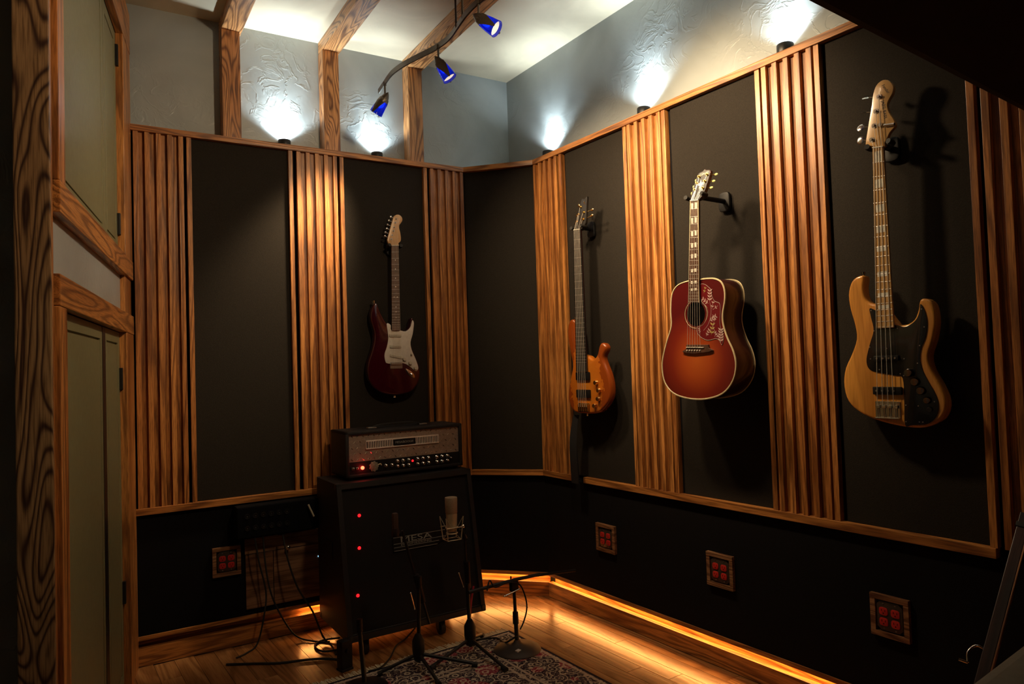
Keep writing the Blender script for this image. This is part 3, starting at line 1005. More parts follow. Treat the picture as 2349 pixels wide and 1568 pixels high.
def tuner(root, post, key, w, rad, mat_post, mat_key, keysize=(0.011, 0.014), back=-0.006, tilt=0.0):
    p = Vector((post[0], post[1], w))
    e = MB().cyl(p + Vector((0, 0, -0.012)), p + Vector((0, 0, 0.010)), rad * 0.62, None, 12).cyl(p, p + Vector((0, 0, 0.002)), rad * 1.25, None, 14).obj('tuning_post', mat_post, root, None, 40)
    k = Vector((key[0], key[1], w + back))
    d_ = (k - Vector((p.x, p.y, k.z))).normalized()
    MB().cyl(Vector((p.x, p.y, k.z)), k, 0.0022, None, 8).obj('key_shaft', mat_post, root)
    M = Matrix.Translation(k + d_ * keysize[0] * 0.4) @ d_.to_track_quat('X', 'Z').to_matrix().to_4x4() @ Matrix.Rotation(tilt, 4, 'X') @ Matrix.Diagonal((keysize[0], keysize[1], 0.0045, 1))
    sp = [(math.sin(PI * j / 6) * 0.5, -math.cos(PI * j / 6) * 0.5) for j in range(7)]
    sp[0] = (0.02, -0.5); sp[-1] = (0.02, 0.5)
    MB().lathe(sp, M, 14).obj('tuning_key', mat_key, root, None, 60)


def knob(root, u, v, w, r, h, mat, name='knob'):
    MB().lathe([(r, w), (r * 0.98, w + h * 0.8), (r * 0.85, w + h), (0.0008, w + h * 1.02)], Matrix.Translation((u, v, 0)), 20).obj(name, mat, root, None, 35)


# ---- maroon solid-body guitar
g = empty('electric_guitar', 'maroon electric guitar with white pickguard hanging on the back wall', 'guitar', FB(1.378, 1.293, 0.060))
body = [(-0.100, 0.318), (-0.120, 0.285), (-0.126, 0.245), (-0.116, 0.200), (-0.107, 0.160), (-0.112, 0.112), (-0.128, 0.060), (-0.146, 0.008), (-0.150, -0.045), (-0.132, -0.100), (-0.092, -0.140), (-0.035, -0.160), (0.030, -0.162), (0.090, -0.145), (0.128, -0.105), (0.142, -0.055), (0.134, 0.000), (0.112, 0.050), (0.097, 0.095), (0.094, 0.130), (0.106, 0.170), (0.117, 0.205), (0.113, 0.232), (0.102, 0.244), (0.094, 0.234), (0.090, 0.210), (0.078, 0.186), (0.055, 0.177), (0.028, 0.182), (-0.010, 0.192), (-0.040, 0.215), (-0.062, 0.250), (-0.078, 0.285), (-0.088, 0.312)]
MB().slab(outline(body, 3), -0.045, 0.0, 0.010, 4).obj('body', M_MAROON, g, None, 50)
gd = [(-0.042, 0.212), (-0.020, 0.205), (-0.017, 0.178), (0.028, 0.178), (0.062, 0.172), (0.088, 0.192), (0.097, 0.216), (0.103, 0.232), (0.111, 0.215), (0.103, 0.160), (0.089, 0.115), (0.094, 0.075), (0.116, 0.022), (0.129, -0.020), (0.122, -0.038), (0.108, -0.038), (0.080, -0.014), (0.042, 0.004), (-0.040, 0.004), (-0.056, 0.022), (-0.058, 0.055), (-0.044, 0.094), (-0.035, 0.144)]
MB().slab(outline(gd, 3), 0.0, 0.0028, 0.001, 2).obj('pickguard', M_WHITEP, g, None, 40)
for a, b_, y, z in ((-0.030, 0.037, 0.150, 0.150), (-0.030, 0.035, 0.093, 0.092), (-0.030, 0.040, 0.047, 0.034)):
    dv = (z - y)
    L = math.hypot(b_ - a, dv)
    M = Matrix.Translation(((a + b_) / 2, (y + z) / 2, 0)) @ Matrix.Rotation(math.atan2(dv, b_ - a), 4, 'Z')
    p = MB().box((-L / 2, -0.008, 0.0028), (L / 2, 0.008, 0.0085), 0.0035).obj('pickup', M_PICK, g, M, 40)
    for k in range(6):
        MB().cyl((-0.024 + k * 0.0096, 0, 0.0085), (-0.024 + k * 0.0096, 0, 0.0094), 0.0022, None, 8).obj('pole_piece', M_STEEL, p)
MB().box((-0.029, -0.023, 0.0), (0.039, 0.012, 0.004), 0.001).box((-0.026, -0.004, 0.004), (0.036, 0.008, 0.011), 0.001).obj('bridge', M_STEEL, g)
for u, v in ((0.049, 0.025), (0.082, 0.004), (0.111, -0.024)):
    knob(g, u, v, 0.0028, 0.010, 0.012, M_PICK)
MB().box((0.086, 0.036, 0.0028), (0.090, 0.058, 0.004)).cyl((0.088, 0.047, 0.003), (0.090, 0.050, 0.016), 0.003, 0.004, 10).obj('selector_switch', M_PICK, g)
MB().slab(outline([(0.055, -0.030), (0.068, -0.028), (0.100, -0.052), (0.108, -0.072), (0.098, -0.076), (0.068, -0.054)], 3), 0.0, 0.003, 0.001).cyl((0.085, -0.052, 0.002), (0.090, -0.060, 0.006), 0.006, None, 14).obj('output_jack', M_CHROME, g, None, 40)
NUT, END = ((-0.007, 0.624), (0.033, 0.627)), ((-0.017, 0.176), (0.028, 0.176))
neck_parts(g, NUT, END, 0.011, M_ROSE, M_MAPLE, fret_ts(0.630, 0.45, 21), 0.016)
for v in (0.548, 0.500, 0.452, 0.407, 0.352, 0.300, 0.275, 0.245):
    t = (0.625 - v) / 0.449
    uc = lerp(0.013, 0.0055, t)
    for du in ((-0.009, 0.009) if abs(v - 0.352) < 0.01 else (0,)):
        MB().cyl((uc + du, v, 0.0108), (uc + du, v, 0.0114), 0.0032, None, 12).obj('fret_dot', M_PEARL, g)
hs = [(-0.007, 0.624), (-0.026, 0.645), (-0.024, 0.665), (-0.012, 0.705), (0.004, 0.755), (0.012, 0.778), (0.026, 0.790), (0.044, 0.791), (0.058, 0.780), (0.061, 0.764), (0.052, 0.748), (0.043, 0.737), (0.041, 0.722), (0.046, 0.700), (0.050, 0.668), (0.046, 0.650), (0.035, 0.640), (0.033, 0.627)]
h = MB().slab(outline(hs, 3), -0.008, 0.006, 0.002, 2).obj('headstock', M_MAPLE, g, None, 50)
ps = [(-0.005, 0.659), (0.0, 0.680), (0.007, 0.703), (0.012, 0.723), (0.019, 0.747), (0.025, 0.768)]
ks = [(-0.034, 0.672), (-0.030, 0.692), (-0.022, 0.713), (-0.017, 0.733), (-0.009, 0.756), (0.001, 0.777)]
for p, k in zip(ps, ks):
    tuner(g, p, k, 0.006, 0.0042, M_STEEL, M_CHROME, (0.010, 0.012))
strings(g, NUT, END, ((-0.022, 0.003), (0.033, 0.003)), 0.0125, 0.0125, 6, [(p[0], p[1], 0.012) for p in ps], 0.00045)
MB().cyl((-0.100, 0.314, -0.022), (-0.103, 0.334, -0.022), 0.005, 0.008, 14).obj('strap_button', M_CHROME, g)
MB().cyl((0.0, -0.160, -0.022), (0.0, -0.175, -0.022), 0.005, 0.008, 14).obj('strap_button', M_CHROME, g)

# ---- sunburst acoustic
g = empty('acoustic_guitar', 'cherry sunburst acoustic guitar with flowered pickguard on the right wall', 'guitar', FR(1.852, 1.308, 0.18))
body = [(0.020, 0.268), (-0.030, 0.268), (-0.079, 0.256), (-0.108, 0.222), (-0.117, 0.159), (-0.118, 0.096), (-0.143, 0.040), (-0.168, -0.023), (-0.176, -0.074), (-0.164, -0.132), (-0.120, -0.174), (-0.046, -0.193), (0.040, -0.194), (0.122, -0.172), (0.171, -0.125), (0.189, -0.068), (0.180, -0.015), (0.156, 0.035), (0.140, 0.085), (0.139, 0.126), (0.151, 0.175), (0.152, 0.215), (0.138, 0.247), (0.108, 0.263), (0.065, 0.268)]
ol = outline(body, 4)
MB().slab(ol, -0.112, 0.0, 0.002, 2).obj('body', M_MAHO, g, None, 50)
MB().slab([(u * 0.985 + 0.0001, v * 0.985) for u, v in ol], 0.0, 0.0015, 0.0).obj('soundboard', M_ACOU, g)
MB().tube([(u, v, 0.0) for u, v in ol], 0.0036, 6, 0, True).obj('front_binding', M_CREAM, g)
MB().tube([(u, v, -0.112) for u, v in ol], 0.0028, 6, 0, True).obj('back_binding', M_CREAM, g)
hc = Vector((0.012, 0.136))
MB().lathe([(0.047, 0.0016), (0.047, 0.0021), (0.0005, 0.0021)], Matrix.Translation((hc.x, hc.y, 0)) @ Matrix.Diagonal((0.96, 1, 1, 1)), 40).obj('soundhole', plain('dark_hollow', (0.002, 0.001, 0.001), 0.95, spec=0.05), g)
for rr, mm in ((0.050, M_MAHO), (0.055, M_CREAM), (0.059, M_MAHO)):
    MB().tube([(hc.x + rr * math.cos(2 * PI * j / 40), hc.y + rr * math.sin(2 * PI * j / 40), 0.0016) for j in range(40)], 0.0009, 5, 0, True).obj('rosette_ring', mm, g)
gd = [(0.040, 0.246), (0.062, 0.247), (0.078, 0.236), (0.092, 0.222), (0.094, 0.201), (0.106, 0.178), (0.128, 0.168), (0.131, 0.139), (0.126, 0.092), (0.133, 0.062), (0.141, 0.038), (0.132, 0.010), (0.121, 0.027), (0.104, 0.036), (0.066, 0.031), (0.030, 0.047), (0.014, 0.070), (0.016, 0.084), (0.047, 0.093), (0.070, 0.125), (0.068, 0.158), (0.042, 0.186)]
M_GUARD = plain('oxblood_pickguard', (0.13, 0.008, 0.012), 0.25, coat=0.5)
pg = MB().slab(outline(gd, 3), 0.0016, 0.0030, 0.0005, 2).obj('pickguard', M_GUARD, g)
MB().tube([(u, v, 0.0030) for u, v in outline(gd, 3)], 0.0006, 4, 0, True).obj('pickguard_edge', M_PICK, g)
M_FLOWER = plain('etched_flower', (0.52, 0.36, 0.33), 0.5)
M_FLOWG = plain('etched_bird', (0.42, 0.33, 0.10), 0.5)


def leaf_shape(mb, u, v, ang, ln, wd_):
    d_ = Vector((math.cos(ang), math.sin(ang)))
    q = Vector((-d_.y, d_.x))
    o = Vector((u, v))
    pts = [o, o + d_ * ln * 0.4 + q * wd_, o + d_ * ln, o + d_ * ln * 0.4 - q * wd_]
    mb.slab([(p.x, p.y) for p in pts], 0.0029, 0.0036)


def sprig(u, v, ang, ln, npairs, name='flower_sprig', mat=None):
    mb = MB()
    d_ = Vector((math.cos(ang), math.sin(ang)))
    mb.tube([(u, v, 0.0033), (u + d_.x * ln, v + d_.y * ln, 0.0033)], 0.0006, 4)
    for k in range(npairs):
        t = (k + 0.5) / npairs
        for s in (-1, 1):
            leaf_shape(mb, u + d_.x * ln * t, v + d_.y * ln * t, ang + s * 0.9, ln * 0.34, ln * 0.07)
    return mb.obj(name, mat or M_FLOWER, pg)


sprig(0.083, 0.178, 1.5, 0.045, 4)
sprig(0.076, 0.172, 2.5, 0.035, 3)
sprig(0.092, 0.150, 1.3, 0.030, 2)
sprig(0.094, 0.128, -1.1, 0.026, 2)
sprig(0.096, 0.146, 0.5, 0.028, 1)
sprig(0.080, 0.105, 0.5, 0.034, 4)
sprig(0.127, 0.020, 1.5, 0.050, 5)
sprig(0.118, 0.040, 2.2, 0.026, 3)
sprig(0.030, 0.060, 1.8, 0.022, 3)
sprig(0.060, 0.048, 1.0, 0.030, 3)
sprig(0.057, 0.214, 1.2, 0.024, 2, 'hummingbird', M_FLOWG)
sprig(0.085, 0.050, 1.4, 0.046, 3, 'flower_sprig', M_FLOWG)
for pts in ([(0.083, 0.178), (0.088, 0.150), (0.084, 0.120), (0.070, 0.090), (0.048, 0.070)], [(0.100, 0.100), (0.094, 0.080), (0.104, 0.058), (0.100, 0.042)]):
    MB().tube([(a, b_, 0.0032) for a, b_ in pts], 0.0006, 4, 3).obj('etched_vine', M_FLOWER, pg)
br = [(-0.060, -0.008), (-0.038, 0.004), (-0.036, 0.019), (0.072, 0.014), (0.074, 0.001), (0.092, -0.008), (0.072, -0.014), (0.0, -0.018), (-0.040, -0.014)]
b2 = MB().slab(br, 0.0016, 0.009, 0.001, 2).obj('bridge', M_ROSE, g)
MB().tube([(-0.036, 0.008, 0.011), (0.052, 0.004, 0.011)], 0.0016, 6).obj('saddle', M_PEARL, b2)
for k in range(6):
    MB().cyl((-0.032 + k * 0.0128, -0.004 - k * 0.0004, 0.009), (-0.032 + k * 0.0128, -0.004 - k * 0.0004, 0.0125), 0.0027, None, 10).obj('bridge_pin', M_PEARL, b2)
NUT, END = ((0.016, 0.580), (0.055, 0.574)), ((-0.014, 0.184), (0.038, 0.179))
neck_parts(g, NUT, END, 0.012, M_ROSE, M_MAHO, fret_ts(0.575, 0.397, 20), 0.020, fret_mat=M_STEEL, side_bind=M_CREAM)
for v, sz in ((0.556, 0.013), (0.500, 0.012), (0.450, 0.011), (0.404, 0.010), (0.362, 0.009), (0.306, 0.007), (0.260, 0.006), (0.232, 0.005)):
    t = (0.577 - v) / 0.396
    uc = lerp(0.0355, 0.012, t)
    for s in (-1, 1):
        c0_ = uc + s * 0.0085
        MB().slab([(c0_ - 0.0065, v - sz * 0.8), (c0_ + 0.0055, v - sz), (c0_ + 0.0065, v + sz * 0.8), (c0_ - 0.0055, v + sz)], 0.0119, 0.0124).obj('fret_inlay', M_PEARL, g)
# headstock leans back a little
HM = Matrix.Translation((0.036, 0.578, 0.006)) @ Matrix.Rotation(math.radians(-12), 4, 'X') @ Matrix.Translation((-0.036, -0.578, 0))
hs = [(0.016, 0.580), (0.012, 0.600), (0.016, 0.625), (0.032, 0.675), (0.042, 0.690), (0.060, 0.693), (0.068, 0.700), (0.076, 0.693), (0.092, 0.690), (0.098, 0.676), (0.086, 0.625), (0.076, 0.598), (0.055, 0.576)]
h = MB().slab(outline(hs, 2), -0.014, 0.0, 0.001, 2).obj('headstock', M_MAHO, g, HM, 50)
MB().slab(outline([(0.056 + (u - 0.056) * 0.96, 0.635 + (v - 0.635) * 0.97) for u, v in hs], 2), 0.0, 0.001, 0.0).obj('face_veneer', M_EBONY, h)
text('Gibson', 0.0165, M_PEARL, h, (0.066, 0.680, 0.0014), 0.10, 0.0004, 0.35, 'maker_script', sx=0.95)
mb = MB()
for a in range(3): leaf_shape(mb, 0.056, 0.632, PI / 2 + (a - 1) * 0.8, 0.026, 0.0055)
for a in range(2): leaf_shape(mb, 0.056, 0.634, -PI / 2 + (a - 0.5) * 0.7, 0.016, 0.004)
o = mb.obj('leaf_inlay', M_PEARL, h, Matrix.Translation((0, 0, -0.0018)))
pL = [(0.031, 0.622), (0.038, 0.648), (0.046, 0.672)]
pR = [(0.070, 0.620), (0.077, 0.646), (0.085, 0.671)]
for p, k in zip(pL, [(0.010, 0.616), (0.016, 0.642), (0.024, 0.666)]):
    tuner(h, p, k, 0.001, 0.0048, M_GOLD, M_GREENKEY, (0.009, 0.015), -0.009)
for p, k in zip(pR, [(0.096, 0.618), (0.104, 0.643), (0.113, 0.668)]):
    tuner(h, p, k, 0.001, 0.0048, M_GOLD, M_GREENKEY, (0.017, 0.010), -0.009)
strings(g, NUT, END, ((-0.036, 0.006), (0.044, 0.003)), 0.0135, 0.0135, 6, [(pL[0][0], pL[0][1], -0.003), (pL[1][0], pL[1][1], -0.008), (pL[2][0], pL[2][1], -0.012), (pR[2][0], pR[2][1], -0.012), (pR[1][0], pR[1][1], -0.008), (pR[0][0], pR[0][1], -0.003)], 0.0006)

# ---- natural four-string bass
g = empty('bass_guitar', 'natural ash four-string bass with black pickguard, rightmost on the wall', 'guitar', FR(1.166, 1.063, 0.080), 'bass guitars on the right wall')
body = [(-0.062, 0.462), (-0.088, 0.457), (-0.105, 0.438), (-0.114, 0.402), (-0.110, 0.355), (-0.097, 0.300), (-0.094, 0.254), (-0.113, 0.205), (-0.136, 0.160), (-0.145, 0.112), (-0.138, 0.062), (-0.115, 0.028), (-0.076, 0.003), (-0.030, -0.013), (0.035, -0.026), (0.094, -0.028), (0.138, -0.014), (0.166, 0.014), (0.175, 0.056), (0.160, 0.105), (0.138, 0.150), (0.131, 0.192), (0.147, 0.240), (0.157, 0.292), (0.154, 0.338), (0.142, 0.360), (0.124, 0.368), (0.112, 0.362), (0.106, 0.335), (0.093, 0.306), (0.068, 0.292), (0.040, 0.298), (0.010, 0.340), (-0.018, 0.362), (-0.042, 0.370), (-0.056, 0.388), (-0.060, 0.420), (-0.056, 0.448)]
MB().slab(outline(body, 3), -0.042, 0.0, 0.010, 4).obj('body', M_JAZZ, g, None, 50)
gd = [(-0.042, 0.350), (-0.030, 0.348), (-0.018, 0.336), (-0.014, 0.300), (0.040, 0.292), (0.068, 0.285), (0.098, 0.302), (0.112, 0.328), (0.116, 0.352), (0.128, 0.330), (0.133, 0.291), (0.126, 0.250), (0.112, 0.217), (0.107, 0.183), (0.113, 0.148), (0.128, 0.114), (0.146, 0.077), (0.153, 0.044), (0.144, 0.008), (0.118, -0.014), (0.074, -0.020), (0.052, -0.020), (0.053, 0.050), (0.052, 0.124), (0.028, 0.134), (-0.030, 0.145), (-0.054, 0.157), (-0.060, 0.187), (-0.046, 0.237), (-0.032, 0.280), (-0.038, 0.320)]
M_BGUARD = plain('black_gloss_guard', (0.008, 0.008, 0.009), 0.2, coat=0.5)
MB().slab(outline(gd, 4), 0.0, 0.0025, 0.0008, 2).obj('pickguard', M_BGUARD, g, None, 40)
for (a, b_, y0, y1) in ((-0.034, 0.045, 0.180, 0.197), (-0.041, 0.050, 0.073, 0.098)):
    p = MB().box((a, y0, 0.0), (b_, y1, 0.010), 0.003).obj('pickup', M_BLACKP, g, None, 40)
    for k in range(4):
        MB().cyl((a + 0.012 + k * 0.019, (y0 + y1) / 2, 0.010), (a + 0.012 + k * 0.019, (y0 + y1) / 2, 0.0112), 0.0030, None, 10).obj('pole_piece', M_STEEL, p)
b2 = MB().box((-0.038, -0.003, 0.0), (0.040, 0.052, 0.003), 0.001).box((-0.038, -0.003, 0.003), (0.040, 0.001, 0.012), 0.001).obj('bridge', M_CHROME, g)
for k in range(4):
    MB().box((-0.034 + k * 0.0185, 0.030, 0.003), (-0.020 + k * 0.0185, 0.040, 0.011), 0.001).cyl((-0.027 + k * 0.0185, 0.001, 0.008), (-0.027 + k * 0.0185, 0.032, 0.008), 0.0015, None, 8).obj('saddle', M_CHROME, b2)
for u, v, r0 in ((0.074, 0.142, 0.0125), (0.092, 0.114, 0.0125), (0.108, 0.087, 0.0125), (0.125, 0.058, 0.0105), (0.129, 0.030, 0.0085)):
    knob(g, u, v, 0.0025, r0, 0.014 if r0 > 0.01 else 0.006, M_BLKCH if r0 > 0.009 else M_BLACK)
for u, v in [(-0.037, 0.344), (-0.030, 0.278), (-0.047, 0.226), (-0.046, 0.188), (-0.019, 0.153), (0.046, 0.139), (0.056, 0.133), (0.060, 0.186), (0.119, 0.336), (0.124, 0.281), (0.108, 0.225), (0.099, 0.171), (0.058, 0.041), (0.056, -0.010), (0.096, -0.009), (0.106, -0.009), (0.095, 0.040), (0.142, 0.054), (0.044, 0.282), (0.008, 0.220)]:
    MB().cyl((u, v, 0.0022), (u, v, 0.0036), 0.0020, None, 8).obj('screw', M_STEEL, g)
NUT, END = ((-0.001, 0.865), (0.033, 0.860)), ((-0.018, 0.285), (0.037, 0.285))
neck_parts(g, NUT, END, 0.012, M_MAPLE2, M_MAPLE2, fret_ts(0.862, 0.578, 21), 0.018)
for v, sz in ((0.832, 0.018), (0.746, 0.014), (0.667, 0.012), (0.600, 0.011), (0.538, 0.009), (0.457, 0.008), (0.390, 0.007), (0.352, 0.006)):
    t = (0.8625 - v) / 0.5775
    uc = lerp(0.016, 0.0095, t); hw = lerp(0.011, 0.019, t)
    MB().box((uc - hw, v - sz, 0.0118), (uc + hw, v + sz, 0.0123), 0.0).obj('fret_inlay', M_PEARL, g)
hs = [(-0.001, 0.865), (-0.024, 0.878), (-0.026, 0.890), (-0.018, 0.930), (-0.003, 0.996), (0.006, 1.040), (0.018, 1.064), (0.038, 1.073), (0.058, 1.064), (0.070, 1.042), (0.066, 1.020), (0.054, 1.004), (0.048, 0.988), (0.054, 0.962), (0.067, 0.935), (0.069, 0.916), (0.052, 0.900), (0.043, 0.884), (0.035, 0.872), (0.033, 0.861)]
h = MB().slab(outline(hs, 3), -0.010, 0.005, 0.002, 2).obj('headstock', M_MAPLE2, g, None, 50)
M_INK = plain('headstock_print', (0.06, 0.035, 0.015), 0.5)
text('JAZZ BASS', 0.013, M_INK, h, (0.038, 0.978, 0.0054), -PI / 2 + 0.10, 0.0003, 0, 'model_lettering')
text('Fender', 0.013, M_INK, h, (0.046, 1.042, 0.0054), -PI / 2 + 0.5, 0.0003, 0.2, 'maker_script')
ps = [(-0.005, 0.893), (0.005, 0.936), (0.013, 0.980), (0.025, 1.023)]
ks = [(-0.038, 0.902), (-0.036, 0.944), (-0.024, 0.990), (-0.014, 1.036)]
for i, (p, k) in enumerate(zip(ps, ks)):
    tuner(g, p, k, 0.005, 0.0068, M_CHROME, M_CHROME, (0.024, 0.026), -0.010, (0.0, 0.3, 1.4, 0.9)[i])
MB().cyl((0.026, 0.932, 0.005), (0.026, 0.932, 0.012), 0.0065, None, 14).cyl((0.038, 0.926, 0.010), (0.070, 0.921, 0.010), 0.0045, None, 10).cyl((0.045, 0.925, 0.004), (0.045, 0.925, 0.012), 0.003, None, 8).obj('string_retainer', M_CHROME, g, None, 40)
strings(g, NUT, END, ((-0.036, 0.036), (0.036, 0.036)), 0.0140, 0.0140, 4, [(p[0] + 0.002, p[1], 0.012) for p in ps], 0.0011)
MB().cyl((-0.066, 0.458, -0.02), (-0.068, 0.474, -0.02), 0.004, 0.007, 12).obj('strap_button', M_CHROME, g)

# ---- quilted amber five-string bass
g = empty('bass_guitar', 'amber quilted five-string bass with gold knobs near the cut corner', 'guitar', FR(2.636, 1.053, 0.090), 'bass guitars on the right wall')
body = [(-0.066, 0.432), (-0.088, 0.432), (-0.106, 0.412), (-0.115, 0.362), (-0.107, 0.310), (-0.094, 0.255), (-0.084, 0.200), (-0.100, 0.150), (-0.117, 0.100), (-0.126, 0.042), (-0.108, -0.008), (-0.075, -0.030), (-0.035, -0.033), (0.030, -0.034), (0.085, -0.029), (0.125, -0.014), (0.165, 0.020), (0.188, 0.055), (0.192, 0.105), (0.178, 0.160), (0.150, 0.215), (0.146, 0.242), (0.163, 0.266), (0.168, 0.285), (0.156, 0.302), (0.136, 0.307), (0.120, 0.294), (0.108, 0.262), (0.095, 0.243), (0.075, 0.232), (0.055, 0.238), (0.035, 0.250), (-0.010, 0.262), (-0.038, 0.290), (-0.048, 0.330), (-0.052, 0.385), (-0.056, 0.418)]
MB().slab(outline(body, 3), -0.040, 0.0, 0.013, 5).obj('body', M_BASS5, g, None, 55)
for y0, y1 in ((0.130, 0.170), (0.044, 0.084)):
    MB().box((-0.050, y0, 0.0), (0.053, y1, 0.009), 0.004).obj('pickup', M_BLACKP, g, None, 40)
b2 = MB().box((-0.041, -0.026, 0.0), (0.041, 0.018, 0.004), 0.001).obj('bridge', M_GOLD, g)
for k in range(5):
    MB().box((-0.037 + k * 0.0158, -0.022, 0.004), (-0.026 + k * 0.0158, 0.012, 0.012), 0.0015).obj('saddle', M_GOLD, b2)
for u, v in ((0.098, 0.118), (0.117, 0.081), (0.112, 0.041), (0.084, 0.007)):
    knob(g, u, v, 0.0, 0.011, 0.016, M_GOLD)
NUT, END = ((-0.020, 0.873), (0.029, 0.868)), ((-0.041, 0.172), (0.040, 0.171))
neck_parts(g, NUT, END, 0.012, M_EBONY, M_MAHO, fret_ts(0.872, 0.70, 24), 0.018)
hs = [(-0.020, 0.873), (-0.020, 0.890), (-0.004, 0.915), (0.006, 0.950), (0.022, 0.985), (0.040, 1.016), (0.058, 1.010), (0.078, 1.020), (0.074, 0.990), (0.068, 0.940), (0.062, 0.895), (0.045, 0.880), (0.029, 0.868)]
h = MB().slab(outline(hs, 2), -0.010, 0.004, 0.002, 2).obj('headstock', M_EBONY, g, None, 50)
ps = [(0.001, 0.912), (0.014, 0.945), (0.032, 0.978), (0.054, 0.947), (0.048, 0.914)]
ks = [(-0.014, 0.908), (-0.001, 0.944), (0.014, 0.988), (0.098, 0.950), (0.094, 0.922)]
for p, k in zip(ps, ks):
    tuner(g, p, k, 0.004, 0.0055, M_GOLD, M_GOLD, (0.018, 0.014), -0.008)
strings(g, NUT, END, ((-0.036, 0.0), (0.037, 0.0)), 0.0140, 0.0140, 5, [(p[0], p[1], 0.010) for p in ps], 0.0010)
text('K', 0.024, M_GOLD, h, (0.060, 0.992, 0.0045), 0, 0.0003, 0, 'maker_mark')
MB().cyl((-0.064, 0.430, -0.02), (-0.064, 0.446, -0.02), 0.004, 0.007, 12).obj('strap_button', M_GOLD, g)
MB().cyl((0.0, -0.033, -0.02), (0.0, -0.046, -0.02), 0.004, 0.007, 12).obj('strap_button', M_GOLD, g)
# black strap that hangs down from it over the rail
sp = MB()
rg = []
for k in range(13):
    t = k / 12
    v = -0.045 - t * 0.345
    u = -0.108 * 0 + 0.004 - 0.006 * math.sin(t * 5) - 0.03 * t
    ww = 0.020 + 0.008 * min(1, t * 3)
    w0 = -0.028 + 0.012 * math.sin(t * 3.0)
    rg.append([Vector((u - ww, v, w0)), Vector((u + ww, v, w0 + 0.004 * math.sin(t * 6))), Vector((u + ww, v, w0 + 0.004)), Vector((u - ww, v, w0 + 0.004))])
o = sp.ring_loft(rg).obj('guitar_strap', plain('black_strap', (0.006, 0.006, 0.008), 0.8), None, FR(2.636 + 0.10, 1.053, 0.090))
tag(o, 'black guitar strap hanging from the amber bass over the rail', 'strap')


# ---- wall hangers
def hanger(M, off, uL, uR, v, label, tilt=0.0):
    e = empty('guitar_hanger', label, 'hanger', M, 'black yoke hangers behind the headstocks')
    uc = (uL + uR) / 2
    MB().slab(outline([(uc - 0.022, v - 0.038), (uc + 0.022, v - 0.038), (uc + 0.026, v), (uc + 0.020, v + 0.034), (uc - 0.020, v + 0.034), (uc - 0.026, v)], 3), -off + 0.001, -off + 0.016, 0.004).obj('wall_plate', M_BLACKP, e, None, 40)
    MB().cyl((uc, v, -off + 0.012), (uc, v, -0.020), 0.010, 0.009, 14).obj('arm', M_BLACKP, e)
    pts = [(uL - 0.012, v + 0.004, 0.018), (uL - 0.014, v, -0.008), (uc - 0.010, v - 0.003, -0.024), (uc + 0.010, v - 0.003, -0.024), (uR + 0.014, v, -0.008), (uR + 0.012, v + 0.004, 0.018)]
    MB().tube(pts, 0.0085, 10, 3).obj('yoke', M_RUB, e, None, 60)


hanger(FB(1.378, 1.293, 0.060), 0.060, -0.007, 0.033, 0.622, 'black yoke hanger holding the maroon guitar')
hanger(FR(1.852, 1.308, 0.18), 0.18, 0.010, 0.064, 0.592, 'black yoke hanger holding the acoustic guitar')
hanger(FR(1.166, 1.063, 0.080), 0.080, -0.004, 0.040, 0.868, 'black yoke hanger holding the natural bass')
hanger(FR(2.636, 1.053, 0.090), 0.090, -0.020, 0.032, 0.880, 'black yoke hanger holding the amber five-string bass')

